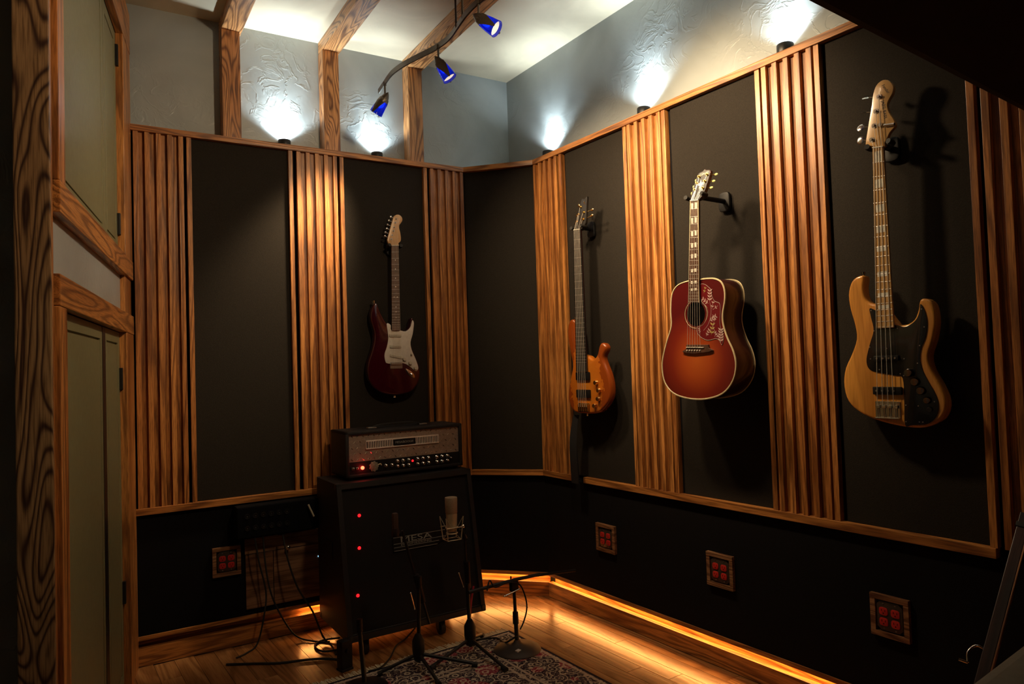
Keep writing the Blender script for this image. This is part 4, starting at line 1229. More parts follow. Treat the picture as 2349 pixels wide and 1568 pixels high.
# ================================================================== OUTLETS
def outlet(M, w, hgt, label):
    e = empty('power_outlet', label, 'outlet', M, 'four-socket power outlets in wooden frames')
    r = 0.017
    MB().box((-w / 2, hgt / 2 - r, 0.0), (w / 2, hgt / 2, 0.016), 0.001).obj('frame_rail', M_OUTW, e)
    MB().box((-w / 2, -hgt / 2, 0.0), (w / 2, -hgt / 2 + r, 0.016), 0.001).obj('frame_rail', M_OUTW, e)
    MB().box((-w / 2, -hgt / 2 + r, 0.0), (-w / 2 + r, hgt / 2 - r, 0.015), 0.001).obj('frame_stile', M_OUTW, e)
    MB().box((w / 2 - r, -hgt / 2 + r, 0.0), (w / 2, hgt / 2 - r, 0.015), 0.001).obj('frame_stile', M_OUTW, e)
    MB().box((-w / 2 + r, -hgt / 2 + r, 0.0), (w / 2 - r, hgt / 2 - r, 0.002)).obj('back_box', M_BLACK, e)
    pw_, ph = w / 2 - r - 0.004, hgt / 2 - r - 0.004
    c = 0.012
    oct_ = [(-pw_ + c, -ph), (pw_ - c, -ph), (pw_, -ph + c), (pw_, ph - c), (pw_ - c, ph), (-pw_ + c, ph), (-pw_, ph - c), (-pw_, -ph + c)]
    MB().slab(oct_, 0.002, 0.012, 0.002, 2).obj('cover_plate', M_BROWNPL, e, None, 40)
    for su in (-1, 1):
        for sv in (-1, 1):
            cu_, cv = su * pw_ * 0.46, sv * ph * 0.36 - 0.002
            so = [(cu_ + 0.0145 * math.copysign(abs(math.cos(a)) ** 0.5, math.cos(a)), cv + 0.0130 * math.copysign(abs(math.sin(a)) ** 0.7, math.sin(a))) for a in [2 * PI * j / 20 + 0.1 for j in range(20)]]
            sk = MB().slab(so, 0.011, 0.0145, 0.001, 2).obj('socket', M_REDP, e, None, 40)
            MB().box((cu_ - 0.0065, cv, 0.0140), (cu_ - 0.0045, cv + 0.007, 0.0149)).box((cu_ + 0.0045, cv, 0.0140), (cu_ + 0.0065, cv + 0.006, 0.0149)).cyl((cu_, cv - 0.006, 0.0140), (cu_, cv - 0.006, 0.0149), 0.0023, None, 8).obj('slots', M_BLACKP, sk)
    for sv in (-1, 1):
        MB().cyl((-pw_ * 0.46, sv * (ph - 0.007), 0.012), (-pw_ * 0.46, sv * (ph - 0.007), 0.0130), 0.003, None, 10).cyl((pw_ * 0.46, sv * (ph - 0.007), 0.012), (pw_ * 0.46, sv * (ph - 0.007), 0.0130), 0.003, None, 10).obj('screw', M_STEEL, e)


outlet(FB(0.540, 0.401, 0.0), 0.124, 0.134, 'wood-framed outlet with four red sockets on the back wall beside the hatch')
outlet(FR(2.606, 0.407, 0.0), 0.134, 0.134, 'wood-framed outlet with four red sockets below the amber bass')
outlet(FR(1.916, 0.402, 0.0), 0.132, 0.137, 'wood-framed outlet with four red sockets, middle of the three on the right wall')
outlet(FR(1.229, 0.402, 0.0), 0.126, 0.137, 'wood-framed outlet with four red sockets, nearest and largest, below the natural bass')

# ================================================================== HATCH AND STAGE BOX
e = empty('wall_hatch', 'plywood hatch in the black wall behind hanging cables', 'hatch', FB(0.620, 0.0, 0.0))
MB().box((0.0, 0.418, 0.0), (0.380, 0.490, 0.014), 0.002).obj('top_board', M_HATCH, e)
MB().box((0.003, 0.160, 0.0), (0.128, 0.415, 0.011), 0.002).obj('panel', M_HATCH, e)
MB().box((0.131, 0.160, 0.0), (0.384, 0.415, 0.010), 0.002).obj('panel', M_HATCH, e)
MB().lathe([(0.009, 0.012), (0.005, 0.018), (0.008, 0.026), (0.011, 0.031), (0.007, 0.036), (0.0005, 0.037)], Matrix.Translation((0.196, 0.424, 0)), 20).obj('knob', M_CHROME, e, None, 50)
MB().cyl((0.346, 0.353, 0.010), (0.346, 0.353, 0.0125), 0.0032, None, 10).obj('indicator_or_reflection', M_BLUE_LED, e)
e = empty('stage_box', 'black cable stage box with plugs on the back wall above the hatch', 'stage box', FB(0.576, 0.508, 0.0))
MB().box((0.0, 0.0, 0.001), (0.385, 0.145, 0.085), 0.006).obj('case', plain('matt_black_case', (0.0025, 0.0025, 0.004), 0.8, spec=0.1), e)
for k in range(6):
    for j in range(2):
        s = MB().lathe([(0.012, 0.085), (0.012, 0.089), (0.009, 0.089), (0.0085, 0.0855)], Matrix.Translation((0.045 + k * 0.036, 0.045 + j * 0.055, 0)), 16).obj('jack_socket', M_BLACK, e, None, 40)
        MB().cyl((0.045 + k * 0.036, 0.045 + j * 0.055, 0.0852), (0.045 + k * 0.036, 0.045 + j * 0.055, 0.088), 0.002, None, 6).obj('pin', M_STEEL, s)
MB().tube([(0.322, 0.122, 0.100), (0.345, 0.064, 0.112)], 0.0042, 10).obj('plug', M_PICK, e)
MB().cyl((0.205, -0.012, 0.05), (0.205, 0.004, 0.05), 0.016, None, 14).obj('cable_gland', M_RUB, e)


def cable(pts, r, label, mat=M_RUB, name='cable', sub=6):
    o = MB().tube(pts, r, 8, sub).obj(name, mat, None, None, 60)
    return tag(o, label, 'cable')


cable([(0.654, 3.455, 0.512), (0.668, 3.45, 0.40), (0.698, 3.45, 0.25), (0.684, 3.43, 0.15), (0.650, 3.42, 0.03), (0.60, 3.40, 0.006), (0.55, 3.37, 0.006)], 0.0040, 'black cable falling from the stage box, leftmost')
cable([(0.691, 3.455, 0.512), (0.697, 3.45, 0.39), (0.714, 3.44, 0.26), (0.751, 3.43, 0.15), (0.82, 3.42, 0.03), (0.89, 3.355, 0.006), (0.95, 3.305, 0.006)], 0.0040, 'black cable falling from the stage box, second from the left')
cable([(0.781, 3.455, 0.500), (0.799, 3.43, 0.376), (0.836, 3.41, 0.248), (0.895, 3.38, 0.134), (0.925, 3.33, 0.03), (0.940, 3.24, 0.010), (0.93, 3.14, 0.006)], 0.0042, 'black cable crossing the hatch from the box underside')
cable([(0.995, 3.291, 0.018), (0.927, 3.341, 0.006), (0.879, 3.30, 0.006), (0.89, 3.213, 0.006), (0.965, 3.165, 0.014)], 0.0045, 'loop of black cable on the floor left of the cabinet')
cable([(0.50, 3.32, 0.006), (0.60, 3.26, 0.006), (0.696, 3.199, 0.006), (0.799, 3.163, 0.006), (0.875, 3.126, 0.006), (0.940, 3.063, 0.006)], 0.0055, 'thick black cable lying on the floor left of the rug')
cable([(1.300, 3.115, 0.050), (1.240, 3.09, 0.020), (1.183, 3.06, 0.012), (1.113, 2.955, 0.010), (1.040, 2.88, 0.012), (0.986, 2.876, 0.012)], 0.0036, 'thin black cable curling out from under the cabinet')
cable([(1.505, 2.90, 0.26), (1.480, 2.885, 0.19), (1.468, 2.875, 0.12), (1.465, 2.90, 0.05), (1.50, 2.97, 0.012), (1.56, 2.95, 0.012)], 0.0050, 'red cable hanging by the shock-mounted microphone stand', M_REDC)

# ================================================================== AMPLIFIER
# speaker cabinet: the whole front leans back a little
e = empty('speaker_cabinet', 'tall black speaker cabinet on casters under the amplifier', 'speaker cabinet', Matrix.Translation((0.958, 3.045, 0.0)) @ Matrix.Rotation(math.radians(0.9), 4, 'Z'))
WC = 0.690
prof = [(0.0, 0.076), (0.115, 0.752), (0.42, 0.752), (0.42, 0.076)]
fr = 0.030


def wedge(x0, x1, pr, mb=None):
    mb = mb or MB()
    mb.ring_loft([[Vector((x0, y, z)) for y, z in pr], [Vector((x1, y, z)) for y, z in pr]])
    return mb


sh = wedge(0, 0.022, prof)
wedge(WC - 0.022, WC, prof, sh)
wedge(0.022, WC - 0.022, [(0.115, 0.752), (0.42, 0.752), (0.42, 0.728), (0.111, 0.728)], sh)
wedge(0.022, WC - 0.022, [(0.0, 0.076), (0.42, 0.076), (0.42, 0.100), (0.004, 0.100)], sh)
wedge(0.022, WC - 0.022, [(0.40, 0.100), (0.42, 0.100), (0.42, 0.728), (0.40, 0.728)], sh)
shell = sh.obj('shell', M_TOLEX, e)
gr = wedge(0.024, WC - 0.024, [(0.018, 0.102), (0.124, 0.726), (0.20, 0.726), (0.20, 0.102)])
gr.obj('grille_cloth', M_GRILLE, e)
pip = MB()
for a, b_ in (((0.022, 0.015, 0.102), (WC - 0.022, 0.015, 0.102)), ((0.022, 0.122, 0.727), (WC - 0.022, 0.122, 0.727)), ((0.022, 0.015, 0.102), (0.022, 0.122, 0.727)), ((WC - 0.022, 0.015, 0.102), (WC - 0.022, 0.122, 0.727))):
    pip.tube([a, b_], 0.0035, 6)
pip.obj('piping', M_TOLEX, e)
for sx in (0, WC):
    for (y, z) in ((0.0, 0.076), (0.115, 0.752), (0.42, 0.752), (0.42, 0.076)):
        o = MB().box((sx - 0.022 if sx else -0.002, y - 0.002 if y < 0.3 else y - 0.03, z - 0.002 if z < 0.3 else z - 0.030), (sx + 0.002 if sx else 0.022, y + 0.030 if y < 0.3 else y + 0.002, z + 0.030 if z < 0.3 else z + 0.002), 0.006).obj('corner_guard', M_BLACK, e, None, 40)
for (cx, cy) in ((0.088, 0.045), (0.468, 0.045), (0.088, 0.39), (0.60, 0.39)):
    c = MB().box((cx - 0.022, cy - 0.022, 0.066), (cx + 0.022, cy + 0.022, 0.076), 0.002).box((cx - 0.017, cy - 0.012, 0.026), (cx - 0.014, cy + 0.012, 0.068)).box((cx + 0.014, cy - 0.012, 0.026), (cx + 0.017, cy + 0.012, 0.068)).obj('caster', M_BLACK, e)
    MB().cyl((cx - 0.011, cy, 0.0320), (cx + 0.011, cy, 0.0320), 0.0315, None, 20).obj('wheel', M_RUB, c, None, 40)
for side in (0, WC):
    MB().box((side - (0.003 if side == 0 else -0.0), 0.19, 0.40), (side + (0.0 if side == 0 else 0.003), 0.31, 0.48), 0.001).obj('side_handle', M_BLACKP, e)
# window-glass reflections of the pilot light, added as glowing dots on the cabinet
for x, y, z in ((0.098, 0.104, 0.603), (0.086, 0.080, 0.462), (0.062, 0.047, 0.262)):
    MB().lathe([(0.0075, 0.0), (0.0068, 0.003), (0.0005, 0.0045)], Matrix.Translation((x, y - 0.004, z)) @ Matrix.Rotation(PI / 2, 4, 'X'), 14).obj('indicator_or_reflection', M_RED_GLOW, e, None, 60)
# name badge leaning with the grille
ang = math.atan2(0.106, 0.638)
BM = Matrix.Translation((0.385, 0.0745, 0.447)) @ Matrix.Rotation(PI / 2 - ang, 4, 'X')
bg = MB().slab([(-0.138, -0.030), (0.090, -0.030), (0.105, -0.018), (0.138, -0.014), (0.138, 0.036), (-0.138, 0.036)], 0.0, 0.003, 0.0).obj('badge', M_BLACKP, e, BM)
for a, b_ in (((-0.134, 0.033), (0.134, 0.033)), ((-0.134, 0.004), (0.134, 0.004)), ((-0.134, -0.027), (0.088, -0.027)), ((-0.134, -0.012), (0.098, -0.012))):
    MB().box((a[0], a[1] - 0.0012, 0.003), (b_[0], b_[1] + 0.0012, 0.0038)).obj('badge_stripe', M_LETTER, bg)
text('MESA', 0.036, M_LETTER, bg, (-0.02, 0.0185, 0.0034), 0, 0.0006, 0, 'badge_lettering', sx=1.9)
text('ENGINEERING', 0.013, M_LETTER, bg, (-0.02, -0.0040, 0.0034), 0, 0.0004, 0, 'badge_lettering', sx=1.9)

# amplifier head
e = empty('amplifier_head', 'black amplifier head with tread-plate front and red pilot light', 'amplifier', Matrix.Translation((1.020, 3.215, 0.755)) @ Matrix.Rotation(math.radians(0.6), 4, 'Z'))
WH, HH, DH = 0.612, 0.225, 0.225
c = MB()
c.box((0.0, 0.0, 0.010), (0.018, DH, HH), 0.005).box((WH - 0.018, 0.0, 0.010), (WH, DH, HH), 0.005)
c.box((0.0, 0.0, 0.010), (WH, DH, 0.026), 0.005).box((0.0, 0.0, HH - 0.016), (WH, DH, HH), 0.005).box((0.01, DH - 0.02, 0.02), (WH - 0.01, DH - 0.002, HH - 0.01))
c.obj('case', M_TOLEX, e, None, 40)
for x in (0.03, WH - 0.03):
    for y in (0.03, DH - 0.03):
        MB().cyl((x, y, 0.0), (x, y, 0.011), 0.012, None, 14).obj('rubber_foot', M_RUB, e)
tp = MB().box((0.018, 0.010, 0.082), (WH - 0.018, 0.016, HH - 0.016)).obj('tread_plate', plain('tread_plate_chrome', (0.40, 0.33, 0.28), 0.40, 0.55, noise=0.15, bump=0.0006, scale=130), e)
mb = MB()
for r in range(5):
    for k in range(21):
        x = 0.034 + k * 0.0272 + (0.0136 if r % 2 else 0)
        z = 0.092 + r * 0.0272
        if x > WH - 0.028 or z > HH - 0.022: continue
        if 0.085 < x < 0.49 and 0.128 < z < 0.182: continue
        dx = 0.0075 if (k + r) % 2 else -0.0075
        mb.ring_loft([[Vector((x - dx, 0.010, z - 0.006)), Vector((x - dx * 0.2, 0.010, z + 0.003)), Vector((x + dx, 0.010, z + 0.006)), Vector((x + dx * 0.2, 0.010, z - 0.003))],
                      [Vector((x - dx * 0.6, 0.0078, z - 0.0045)), Vector((x, 0.0078, z + 0.0008)), Vector((x + dx * 0.6, 0.0078, z + 0.0045)), Vector((x, 0.0078, z - 0.0008))]])
mb.obj('raised_treads', M_CHROME, tp)
gx0, gx1, gz0, gz1 = 0.100, 0.482, 0.136, 0.178
M_VENT = plain('pale_vent_metal', (0.75, 0.66, 0.60), 0.45, 0.2)
v = MB().box((gx0, 0.004, gz0), (gx1, 0.010, gz0 + 0.006), 0.001).box((gx0, 0.004, gz1 - 0.006), (gx1, 0.010, gz1), 0.001)
v.box((gx0, 0.004, gz0), (gx0 + 0.004, 0.010, gz1), 0.001).box((gx1 - 0.004, 0.004, gz0), (gx1, 0.010, gz1), 0.001)
vg = v.obj('vent_grille', M_VENT, e)
MB().box((gx0 + 0.003, 0.0085, gz0 + 0.004), (gx1 - 0.003, 0.0097, gz1 - 0.004)).obj('vent_back', M_BLACK, vg)
fin = MB().box((0, 0.004, gz0 + 0.005), (0.0042, 0.0095, gz1 - 0.005)).mesh('vent_fin', M_VENT)
x = gx0 + 0.010
while x < gx1 - 0.008:
    if not (0.235 < x < 0.352):
        part('vent_fin', fin, vg, (x, 0, 0))
    x += 0.0088
npl = MB().slab(outline([(0.243, gz0 + 0.006), (0.350, gz0 + 0.006), (0.354, gz0 + 0.021), (0.350, gz1 - 0.006), (0.243, gz1 - 0.006), (0.239, gz0 + 0.021)], 3), 0.0, 0.003, 0.001).obj('name_plate', M_BLACKP, e, Matrix(((1, 0, 0, 0), (0, 0, -1, 0.007), (0, 1, 0, 0), (0, 0, 0, 1))))
text('MESA/BOOGIE', 0.015, M_LETTER, npl, (0.2965, gz0 + 0.021, 0.0036), 0, 0.0003, 0, 'plate_lettering')
cpn = MB().box((0.018, 0.008, 0.026), (WH - 0.018, 0.016, 0.080), 0.001).obj('control_panel', M_BLACKP, e)


def amp_knob(x, z, r=0.0072, mat=M_CHROME):
    M = Matrix.Translation((x, 0.008, z)) @ Matrix.Rotation(PI / 2, 4, 'X')
    MB().lathe([(r * 1.25, 0.0), (r * 1.2, 0.003), (r, 0.004), (r * 0.92, 0.013), (r * 0.6, 0.0145), (0.0005, 0.0147)], M, 16).obj('control_knob', mat, e, None, 30)


xs = [0.228 + 0.026 * k for k in range(3)] + [0.322 + 0.026 * k for k in range(3)] + [0.414 + 0.026 * k for k in range(3)]
xs = [x * 1.13 for x in xs]
for x in xs:
    amp_knob(x, 0.066); amp_knob(x, 0.042)
amp_knob(0.198, 0.050); amp_knob(0.228, 0.050)
amp_knob(0.545, 0.055, 0.004)
for x in (0.035, 0.055):
    MB().box((x - 0.007, 0.002, 0.046), (x + 0.007, 0.008, 0.058), 0.001).cyl((x, 0.004, 0.052), (x, -0.010, 0.057), 0.0022, 0.003, 8).obj('toggle_switch', M_STEEL, e)
MB().lathe([(0.0085, 0.0), (0.0085, 0.003), (0.006, 0.006), (0.0005, 0.007)], Matrix.Translation((0.082, 0.008, 0.052)) @ Matrix.Rotation(PI / 2, 4, 'X'), 18).obj('pilot_light', M_RED_JEWEL, e, None, 60)
MB().lathe([(0.0052, 0.0), (0.0052, 0.002), (0.0005, 0.004)], Matrix.Translation((0.338, 0.008, 0.060)) @ Matrix.Rotation(PI / 2, 4, 'X'), 14).obj('channel_light', M_RED_GLOW, e, None, 60)
pl = bpy.data.lights.new('pilot_glow', 'POINT'); pl.energy = 0.035; pl.color = (1, 0.03, 0.03); pl.shadow_soft_size = 0.006
link(bpy.data.objects.new('pilot_glow', pl), e, Matrix.Translation((0.082, -0.010, 0.052)))
# medallion on the control panel
MM = Matrix.Translation((0.138, 0.0078, 0.053)) @ Matrix.Rotation(PI / 2, 4, 'X')
md = MB().slab([(0.022 * (1 + 0.10 * math.cos(9 * a)) * math.cos(a), 0.024 * (1 + 0.08 * math.cos(9 * a)) * math.sin(a)) for a in [2 * PI * j / 45 for j in range(45)]] , 0.0, 0.004, 0.001, 2).obj('medallion', plain('pewter', (0.30, 0.28, 0.22), 0.45, 0.5, noise=0.3, bump=0.002, scale=160), e, MM, 40)
MB().tube([(0.020, 0.006, 0.002), (0.034, 0.010, 0.002), (0.038, 0.002, 0.002)], 0.0024, 6, 2).obj('medallion_tail', M_MIC, md)
# top handle and its end caps
hd = MB()
pts = [(0.17, DH / 2, HH + 0.004), (0.22, DH / 2, HH + 0.016), (0.306, DH / 2, HH + 0.019), (0.392, DH / 2, HH + 0.016), (0.442, DH / 2, HH + 0.004)]
P = smooth([Vector(p) for p in pts], 4, False)
hd.ring_loft([[p + Vector((0, -0.012, -0.0025)), p + Vector((0, 0.012, -0.0025)), p + Vector((0, 0.012, 0.0025)), p + Vector((0, -0.012, 0.0025))] for p in P])
hd.obj('carry_handle', M_RUB, e, None, 40)
for x in (0.17, 0.442):
    MB().box((x - 0.022, DH / 2 - 0.014, HH), (x + 0.022, DH / 2 + 0.014, HH + 0.007), 0.003).obj('handle_cap', M_STEEL, e, None, 40)

# ================================================================== MICROPHONES AND STANDS
def tripod(e, c, h, legs, pole_top, r=0.0085):
    """c: foot centre on the floor; legs: floor ends of the feet"""
    MB().lathe([(0.020, h - 0.10), (0.026, h - 0.06), (0.026, h - 0.02), (0.016, h), (0.010, h + 0.01)], Matrix.Translation((c[0], c[1], 0.02)), 18).obj('leg_hub', M_BLACKP, e, None, 40)
    for l in legs:
        MB().tube([(c[0], c[1], h - 0.055), (lerp(c[0], l[0], 0.9), lerp(c[1], l[1], 0.9), 0.024), (l[0], l[1], 0.018)], 0.0075, 10).obj('leg', M_BLACK, e, None, 50)
        MB().cyl((lerp(c[0], l[0], 0.9), lerp(c[1], l[1], 0.9), 0.020), (l[0], l[1], 0.016), 0.0105, 0.011, 10).obj('rubber_foot', M_RUB, e)
    MB().cyl((c[0], c[1], h - 0.09), pole_top, r, None, 14).obj('pole', M_BLACK, e)


def lever(e, a, b_):
    MB().cyl(a, b_, 0.0028, None, 8).lathe([(0.0005, -0.0045), (0.0045, -0.001), (0.0045, 0.001), (0.0005, 0.0045)], Matrix.Translation(a), 10).lathe([(0.0005, -0.004), (0.004, -0.001), (0.004, 0.001), (0.0005, 0.004)], Matrix.Translation(b_), 10).obj('clamp_lever', M_CHROME, e, None, 60)


RZ = 0.008   # rug surface
# left stand with slim dark microphone
c = Vector((1.175, 2.785, 0))
e = empty('microphone_stand', 'black tripod boom stand in front of the cabinet, left of the badge', 'mic stand', Matrix.Translation(c), 'microphone stands')
def rel(p, c=c): return Vector(p) - c
tripod(e, (0, 0, 0), 0.125, [(0.21, -0.13, 0), (-0.17, 0.03, 0), (0.0, -0.20, 0)], rel((1.187, 2.79, 0.36)))
MB().cyl(rel((1.187, 2.79, 0.34)), rel((1.187, 2.79, 0.39)), 0.013, None, 16).obj('pole_clutch', M_BLACKP, e)
MB().cyl(rel((1.122, 2.80, 0.588)), rel((1.235, 2.80, 0.176)), 0.0055, None, 12).obj('boom', M_BLACK, e)
MB().cyl(rel((1.177, 2.795, 0.395)), rel((1.206, 2.795, 0.275)), 0.0135, 0.0125, 16).obj('boom_clutch', M_BLACKP, e, None, 40)
lever(e, rel((1.145, 2.78, 0.328)), rel((1.161, 2.78, 0.259)))
m = empty('microphone', 'slim dark microphone on the left boom stand', 'microphone', Matrix.Translation((1.122, 2.80, 0.588)))
MB().box((-0.041, -0.012, 0.012), (-0.018, 0.012, 0.078), 0.007).obj('grille', plain('dark_mic_grille', (0.10, 0.07, 0.065), 0.5, 0.4, bump=0.0008, scale=600), m, None, 40)
MB().lathe([(0.012, -0.022), (0.015, -0.018), (0.016, 0.004), (0.014, 0.014)], Matrix.Translation((-0.029, 0, 0)), 16).obj('barrel', plain('dark_brown_mic', (0.06, 0.04, 0.04), 0.45, 0.5), m, None, 40)
MB().tube([(-0.029, 0, -0.012), (-0.010, 0, -0.012), (0.0, 0, -0.004)], 0.006, 10).obj('clip', M_BLACKP, m)

# right stand with shock-mounted condenser
c = Vector((1.428, 2.80, 0))
e = empty('microphone_stand', 'black tripod stand carrying the shock-mounted condenser microphone', 'mic stand', Matrix.Translation(c), 'microphone stands')
tripod(e, (0, 0, 0), 0.125, [(0.03, -0.26, 0), (-0.22, -0.06, 0), (0.13, 0.13, 0)], rel((1.440, 2.835, 0.30), c))
MB().cyl(rel((1.446, 2.86, 0.486), c), rel((1.462, 2.86, 0.09), c), 0.0058, None, 12).obj('boom', M_BLACK, e)
MB().cyl(rel((1.452, 2.86, 0.39), c), rel((1.456, 2.86, 0.27), c), 0.0135, 0.0125, 16).obj('boom_clutch', M_BLACKP, e, None, 40)
lever(e, rel((1.404, 2.845, 0.349), c), rel((1.426, 2.845, 0.285), c))
m = empty('microphone', 'large champagne condenser microphone in a wire shock mount', 'microphone', Matrix.Translation((1.383, 2.86, 0.54)))
MB().lathe([(0.0245, 0.075), (0.0265, 0.078), (0.0280, 0.140), (0.0270, 0.146), (0.0005, 0.147)], None, 28).obj('grille', M_MESHM, m, None, 35)
MB().lathe([(0.0005, -0.002), (0.0195, 0.0), (0.0225, 0.030), (0.0240, 0.062), (0.0250, 0.075), (0.0005, 0.076)], None, 28).obj('barrel', M_MIC, m, None, 35)
top = []
bot = []
for k in range(4):
    a = PI / 4 + k * PI / 2
    top.append(Vector((0.060 * math.cos(a), 0.045 * math.sin(a), 0.062)))
    bot.append(Vector((0.046 * math.cos(a), 0.036 * math.sin(a), -0.040)))
shk = MB()
for k in range(4):
    shk.tube([top[k], bot[k]], 0.0022, 6)
    shk.tube([bot[k], bot[(k + 1) % 4]], 0.0022, 6)
shk.tube([top[0] * 0.98 + Vector((0, 0, -0.045)), top[1] * 0.98 + Vector((0, 0, -0.045))], 0.0022, 6)
shk.tube([top[2] * 0.98 + Vector((0, 0, -0.045)), top[3] * 0.98 + Vector((0, 0, -0.045))], 0.0022, 6)
shk.obj('shock_mount', M_MIC, m, None, 50)
ring = MB().tube([(0.026 * math.cos(2 * PI * j / 24), 0.026 * math.sin(2 * PI * j / 24), 0.012) for j in range(24)], 0.0035, 6, 0, True)
ring.tube([(0.024 * math.cos(2 * PI * j / 24), 0.024 * math.sin(2 * PI * j / 24), -0.012) for j in range(24)], 0.003, 6, 0, True)
ring.obj('inner_ring', M_MIC, m, None, 50)
for k in range(4):
    a = PI / 4 + k * PI / 2
    MB().tube([top[k], Vector((0.026 * math.cos(a + 0.5), 0.026 * math.sin(a + 0.5), 0.012))], 0.0014, 5).obj('elastic_cord', M_PICK, m)
    MB().tube([bot[k], Vector((0.024 * math.cos(a - 0.5), 0.024 * math.sin(a - 0.5), -0.012))], 0.0014, 5).obj('elastic_cord', M_PICK, m)
MB().lathe([(0.0005, 0.0), (0.008, 0.002), (0.010, 0.008), (0.006, 0.014), (0.0005, 0.016)], Matrix.Translation((0.043, -0.018, 0.016)) @ Matrix.Rotation(PI / 2, 4, 'X'), 16).obj('thumb_knob', M_CHROME, m, None, 60)
MB().tube([(0.030, 0, -0.004), (0.050, 0, -0.012), (0.062, 0, -0.040), (0.066, 0, -0.054)], 0.008, 10, 2).obj('swivel', M_BLACKP, m, None, 60)
MB().cyl((0.066, 0, -0.030), (0.072, 0, -0.048), 0.0045, None, 10).obj('cable_plug', M_STEEL, m)

# round-base stand on the rug corner
c = Vector((1.612, 2.705, 0))
e = empty('microphone_stand', 'round-base stand with a level boom on the rug corner', 'mic stand', Matrix.Translation(c), 'microphone stands')
MB().lathe([(0.103, RZ), (0.105, RZ + 0.004), (0.100, RZ + 0.010), (0.070, RZ + 0.019), (0.030, RZ + 0.026), (0.018, RZ + 0.034), (0.012, RZ + 0.045)], None, 48).obj('round_base', plain('hammered_iron', (0.060, 0.050, 0.045), 0.55, 0.4, bump=0.0008, scale=260), e, None, 35)
MB().box((-0.054, -0.050, RZ + 0.016), (-0.032, -0.034, RZ + 0.0235)).obj('label_sticker', M_WHITET, e, Matrix.Rotation(0.3, 4, 'Z'))
MB().cyl((0, 0, 0.03), (-0.004, 0, 0.145), 0.0095, None, 14).obj('lower_pole', M_BLACK, e)
MB().cyl((-0.004, 0, 0.125), (-0.005, 0, 0.175), 0.0135, 0.0125, 16).obj('pole_clutch', M_BLACKP, e, None, 40)
MB().cyl((-0.005, 0, 0.17), (-0.008, 0, 0.300), 0.0075, None, 14).obj('upper_pole', M_BLACK, e)
MB().box((-0.026, -0.013, 0.268), (0.010, 0.013, 0.312), 0.005).obj('boom_clamp', M_BLACKP, e, None, 40)
MB().tube([rel((1.387, 2.72, 0.300), c), rel((1.600, 2.70, 0.318), c), rel((1.740, 2.70, 0.318), c)], 0.0075, 12).obj('boom', M_BLACK, e)
MB().tube([rel((1.700, 2.70, 0.318), c), rel((1.938, 2.70, 0.300), c)], 0.0065, 12).obj('boom_tip', M_BLACKP, e)
lever(e, rel((1.543, 2.685, 0.262), c), rel((1.619, 2.685, 0.278), c))
MB().cyl(rel((1.587, 2.70, 0.322), c), rel((1.587, 2.70, 0.336), c), 0.004, None, 8).obj('thumb_screw', M_GOLD, e)
cable([(1.46, 2.69, 0.300), (1.48, 2.70, 0.338), (1.50, 2.69, 0.308), (1.56, 2.69, 0.316), (1.62, 2.69, 0.300), (1.648, 2.69, 0.251), (1.659, 2.69, 0.191), (1.643, 2.69, 0.136), (1.620, 2.69, 0.10)], 0.0034, 'black cable wound round the level boom')
cable([(1.600, 2.690, 0.075), (1.585, 2.77, 0.025), (1.60, 2.86, 0.014), (1.56, 2.89, 0.012), (1.50, 2.90, 0.012), (1.46, 2.86, 0.012)], 0.0038, 'black cable trailing over the rug fringe from the round-base stand')

# fourth stand, cut off by the frame's foot
c = Vector((0.925, 2.745, 0))
e = empty('microphone_stand', 'plain black pole stand at the foot of the frame, left of the rug', 'mic stand', Matrix.Translation(c), 'microphone stands')
MB().lathe([(0.090, RZ), (0.092, RZ + 0.005), (0.060, RZ + 0.014), (0.016, RZ + 0.024)], None, 40).obj('round_base', M_BLACK, e, None, 35)
MB().cyl((0, 0, 0.02), (0.004, 0.06, 0.22), 0.0095, None, 14).obj('pole', M_BLACK, e)
MB().cyl((0.004, 0.058, 0.21), (0.004, 0.061, 0.26), 0.013, None, 14).obj('pole_clutch', M_BLACKP, e)

# black foot-switch block between the casters and the rug
e = empty('foot_pedal', 'black pedal box standing on end by the cabinet foot', 'pedal', Matrix.Translation((0.915, 2.975, 0.0)) @ Matrix.Rotation(0.25, 4, 'Z'))
MB().box((-0.022, -0.020, 0.009), (0.030, 0.024, 0.125), 0.006).obj('case', M_BLACKP, e, None, 40)
MB().cyl((0.004, -0.020, 0.085), (0.004, -0.028, 0.085), 0.008, None, 14).obj('switch_cap', M_BLACK, e)
MB().box((-0.024, -0.022, 0.0), (0.032, 0.026, 0.010), 0.003).obj('rubber_base', M_RUB, e)

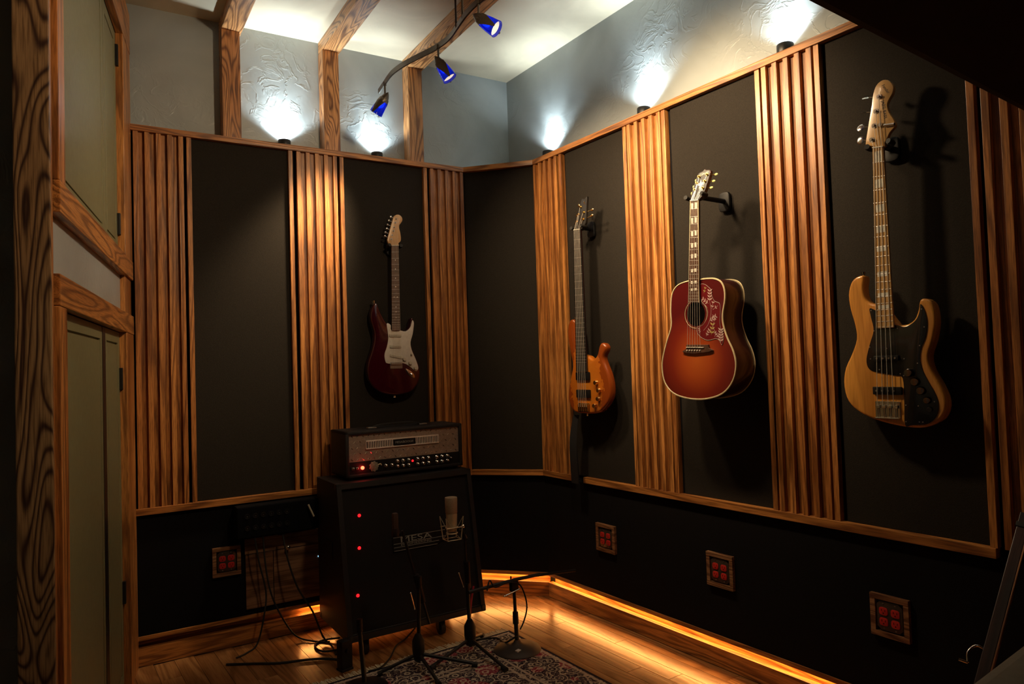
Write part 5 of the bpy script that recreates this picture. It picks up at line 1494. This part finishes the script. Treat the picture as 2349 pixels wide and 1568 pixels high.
# ================================================================== RUG
RC = Vector((1.702, 2.925, 0))
ex = Vector((-1, -0.004, 0)).normalized()
ey = Vector((0.118, -0.993, 0)).normalized()
RM = Matrix(((ex.x, ey.x, 0, RC.x), (ex.y, ey.y, 0, RC.y), (ex.z, ey.z, 1, 0), (0, 0, 0, 1)))
e = empty('persian_rug', 'dark Persian rug with cream vines and maroon flowers on the plank floor', 'rug', RM)
MB().box((0.0, 0.0, 0.0005), (1.90, 1.55, RZ), 0.002).obj('pile', M_RUG, e)
fr_ = MB()
for k in range(420):
    x = k * 0.0045 + RND.uniform(-0.001, 0.001)
    L_ = RND.uniform(0.045, 0.062)
    dx = RND.uniform(-0.008, 0.008)
    w = 0.0019
    n0 = len(fr_.v)
    z0, z1 = 0.006, 0.0015
    fr_.v += [(x - w, 0.002, z0), (x + w, 0.002, z0), (x + w + dx, -L_, z1), (x - w + dx, -L_, z1), (x - w, 0.002, z0 - 0.003), (x + w, 0.002, z0 - 0.003), (x + w + dx, -L_, z1 - 0.001), (x - w + dx, -L_, z1 - 0.001)]
    fr_.f += [(n0, n0 + 1, n0 + 2, n0 + 3), (n0 + 7, n0 + 6, n0 + 5, n0 + 4), (n0, n0 + 3, n0 + 7, n0 + 4), (n0 + 1, n0 + 5, n0 + 6, n0 + 2), (n0 + 3, n0 + 2, n0 + 6, n0 + 7)]
o = fr_.obj('fringe', M_FRINGE, e)
o['kind'] = 'stuff'

# ================================================================== NEAR THINGS AT THE FRAME'S EDGES
# black soffit over the window opening, upper right
a = Vector((0.55, 0.6187, 0)); b_ = Vector((2.20, 0.7745, 0))
d = (b_ - a).normalized()
sof = MB().box((0, 0, 0.0), ((b_ - a).length, CEIL - 1.80, -0.5), 0.02).obj('trim_soffit', M_SOFFIT, None, frame(Vector((a.x, a.y, 1.80)), d, -(d.cross(ZV))))
structure(sof)
# olive window sill, lower right
a = Vector((0.45, 0.3277, 0)); b_ = Vector((1.35, 0.4245, 0))
d = (b_ - a).normalized()
sill = MB().box((0, -0.05, 0.0), ((b_ - a).length, 0.0, -0.45), 0.012).obj('trim_sill', M_OLIVE, None, frame(Vector((a.x, a.y, 0.96)), d, d.cross(ZV) * -1))
structure(sill)

# dark timber leaning against the guitar wall, lower right
foot = Vector((1.640, 0.953, 0.0)); top_ = Vector((2.262, 0.963, 0.800))
d = (top_ - foot).normalized()
side = Vector((0.35, -0.93, 0)); side = (side - d * side.dot(d)).normalized()
nrm = side.cross(d)
LM = Matrix(((side.x, d.x, nrm.x, foot.x), (side.y, d.y, nrm.y, foot.y), (side.z, d.z, nrm.z, foot.z), (0, 0, 0, 1)))
M_LEAN = wood('dark_red_timber', 1, (0.06, 0.024, 0.02), (0.015, 0.006, 0.006), k=14, rings=9, stretch=0.08)
e = empty('leaning_timber', 'dark timber with a metal clip leaning on the wall at the lower right', 'timber', LM)
LL = (top_ - foot).length
MB().box((-0.016, 0.02, -0.010), (0.011, LL, 0.010), 0.002).obj('board', M_LEAN, e)
MB().box((0.011, 0.02, -0.010), (0.015, LL, 0.011), 0.001).obj('edge_strip', M_WV, e)
MB().box((-0.019, LL * 0.955, -0.013), (0.018, LL * 0.970, 0.014), 0.003).obj('collar', M_RUB, e, None, 40)
MB().tube([(-0.014, LL * 0.60, 0.0), (-0.034, LL * 0.60, 0.004), (-0.046, LL * 0.575, 0.006), (-0.040, LL * 0.55, 0.006)], 0.003, 8, 3).cyl((-0.040, LL * 0.55, 0.006), (-0.060, LL * 0.548, 0.010), 0.0035, None, 8).obj('clip', M_CHROME, e, None, 50)
MB().box((-0.024, 0.0, -0.014), (0.024, 0.03, 0.014), 0.004).obj('rubber_tip', M_RUB, e, None, 40)
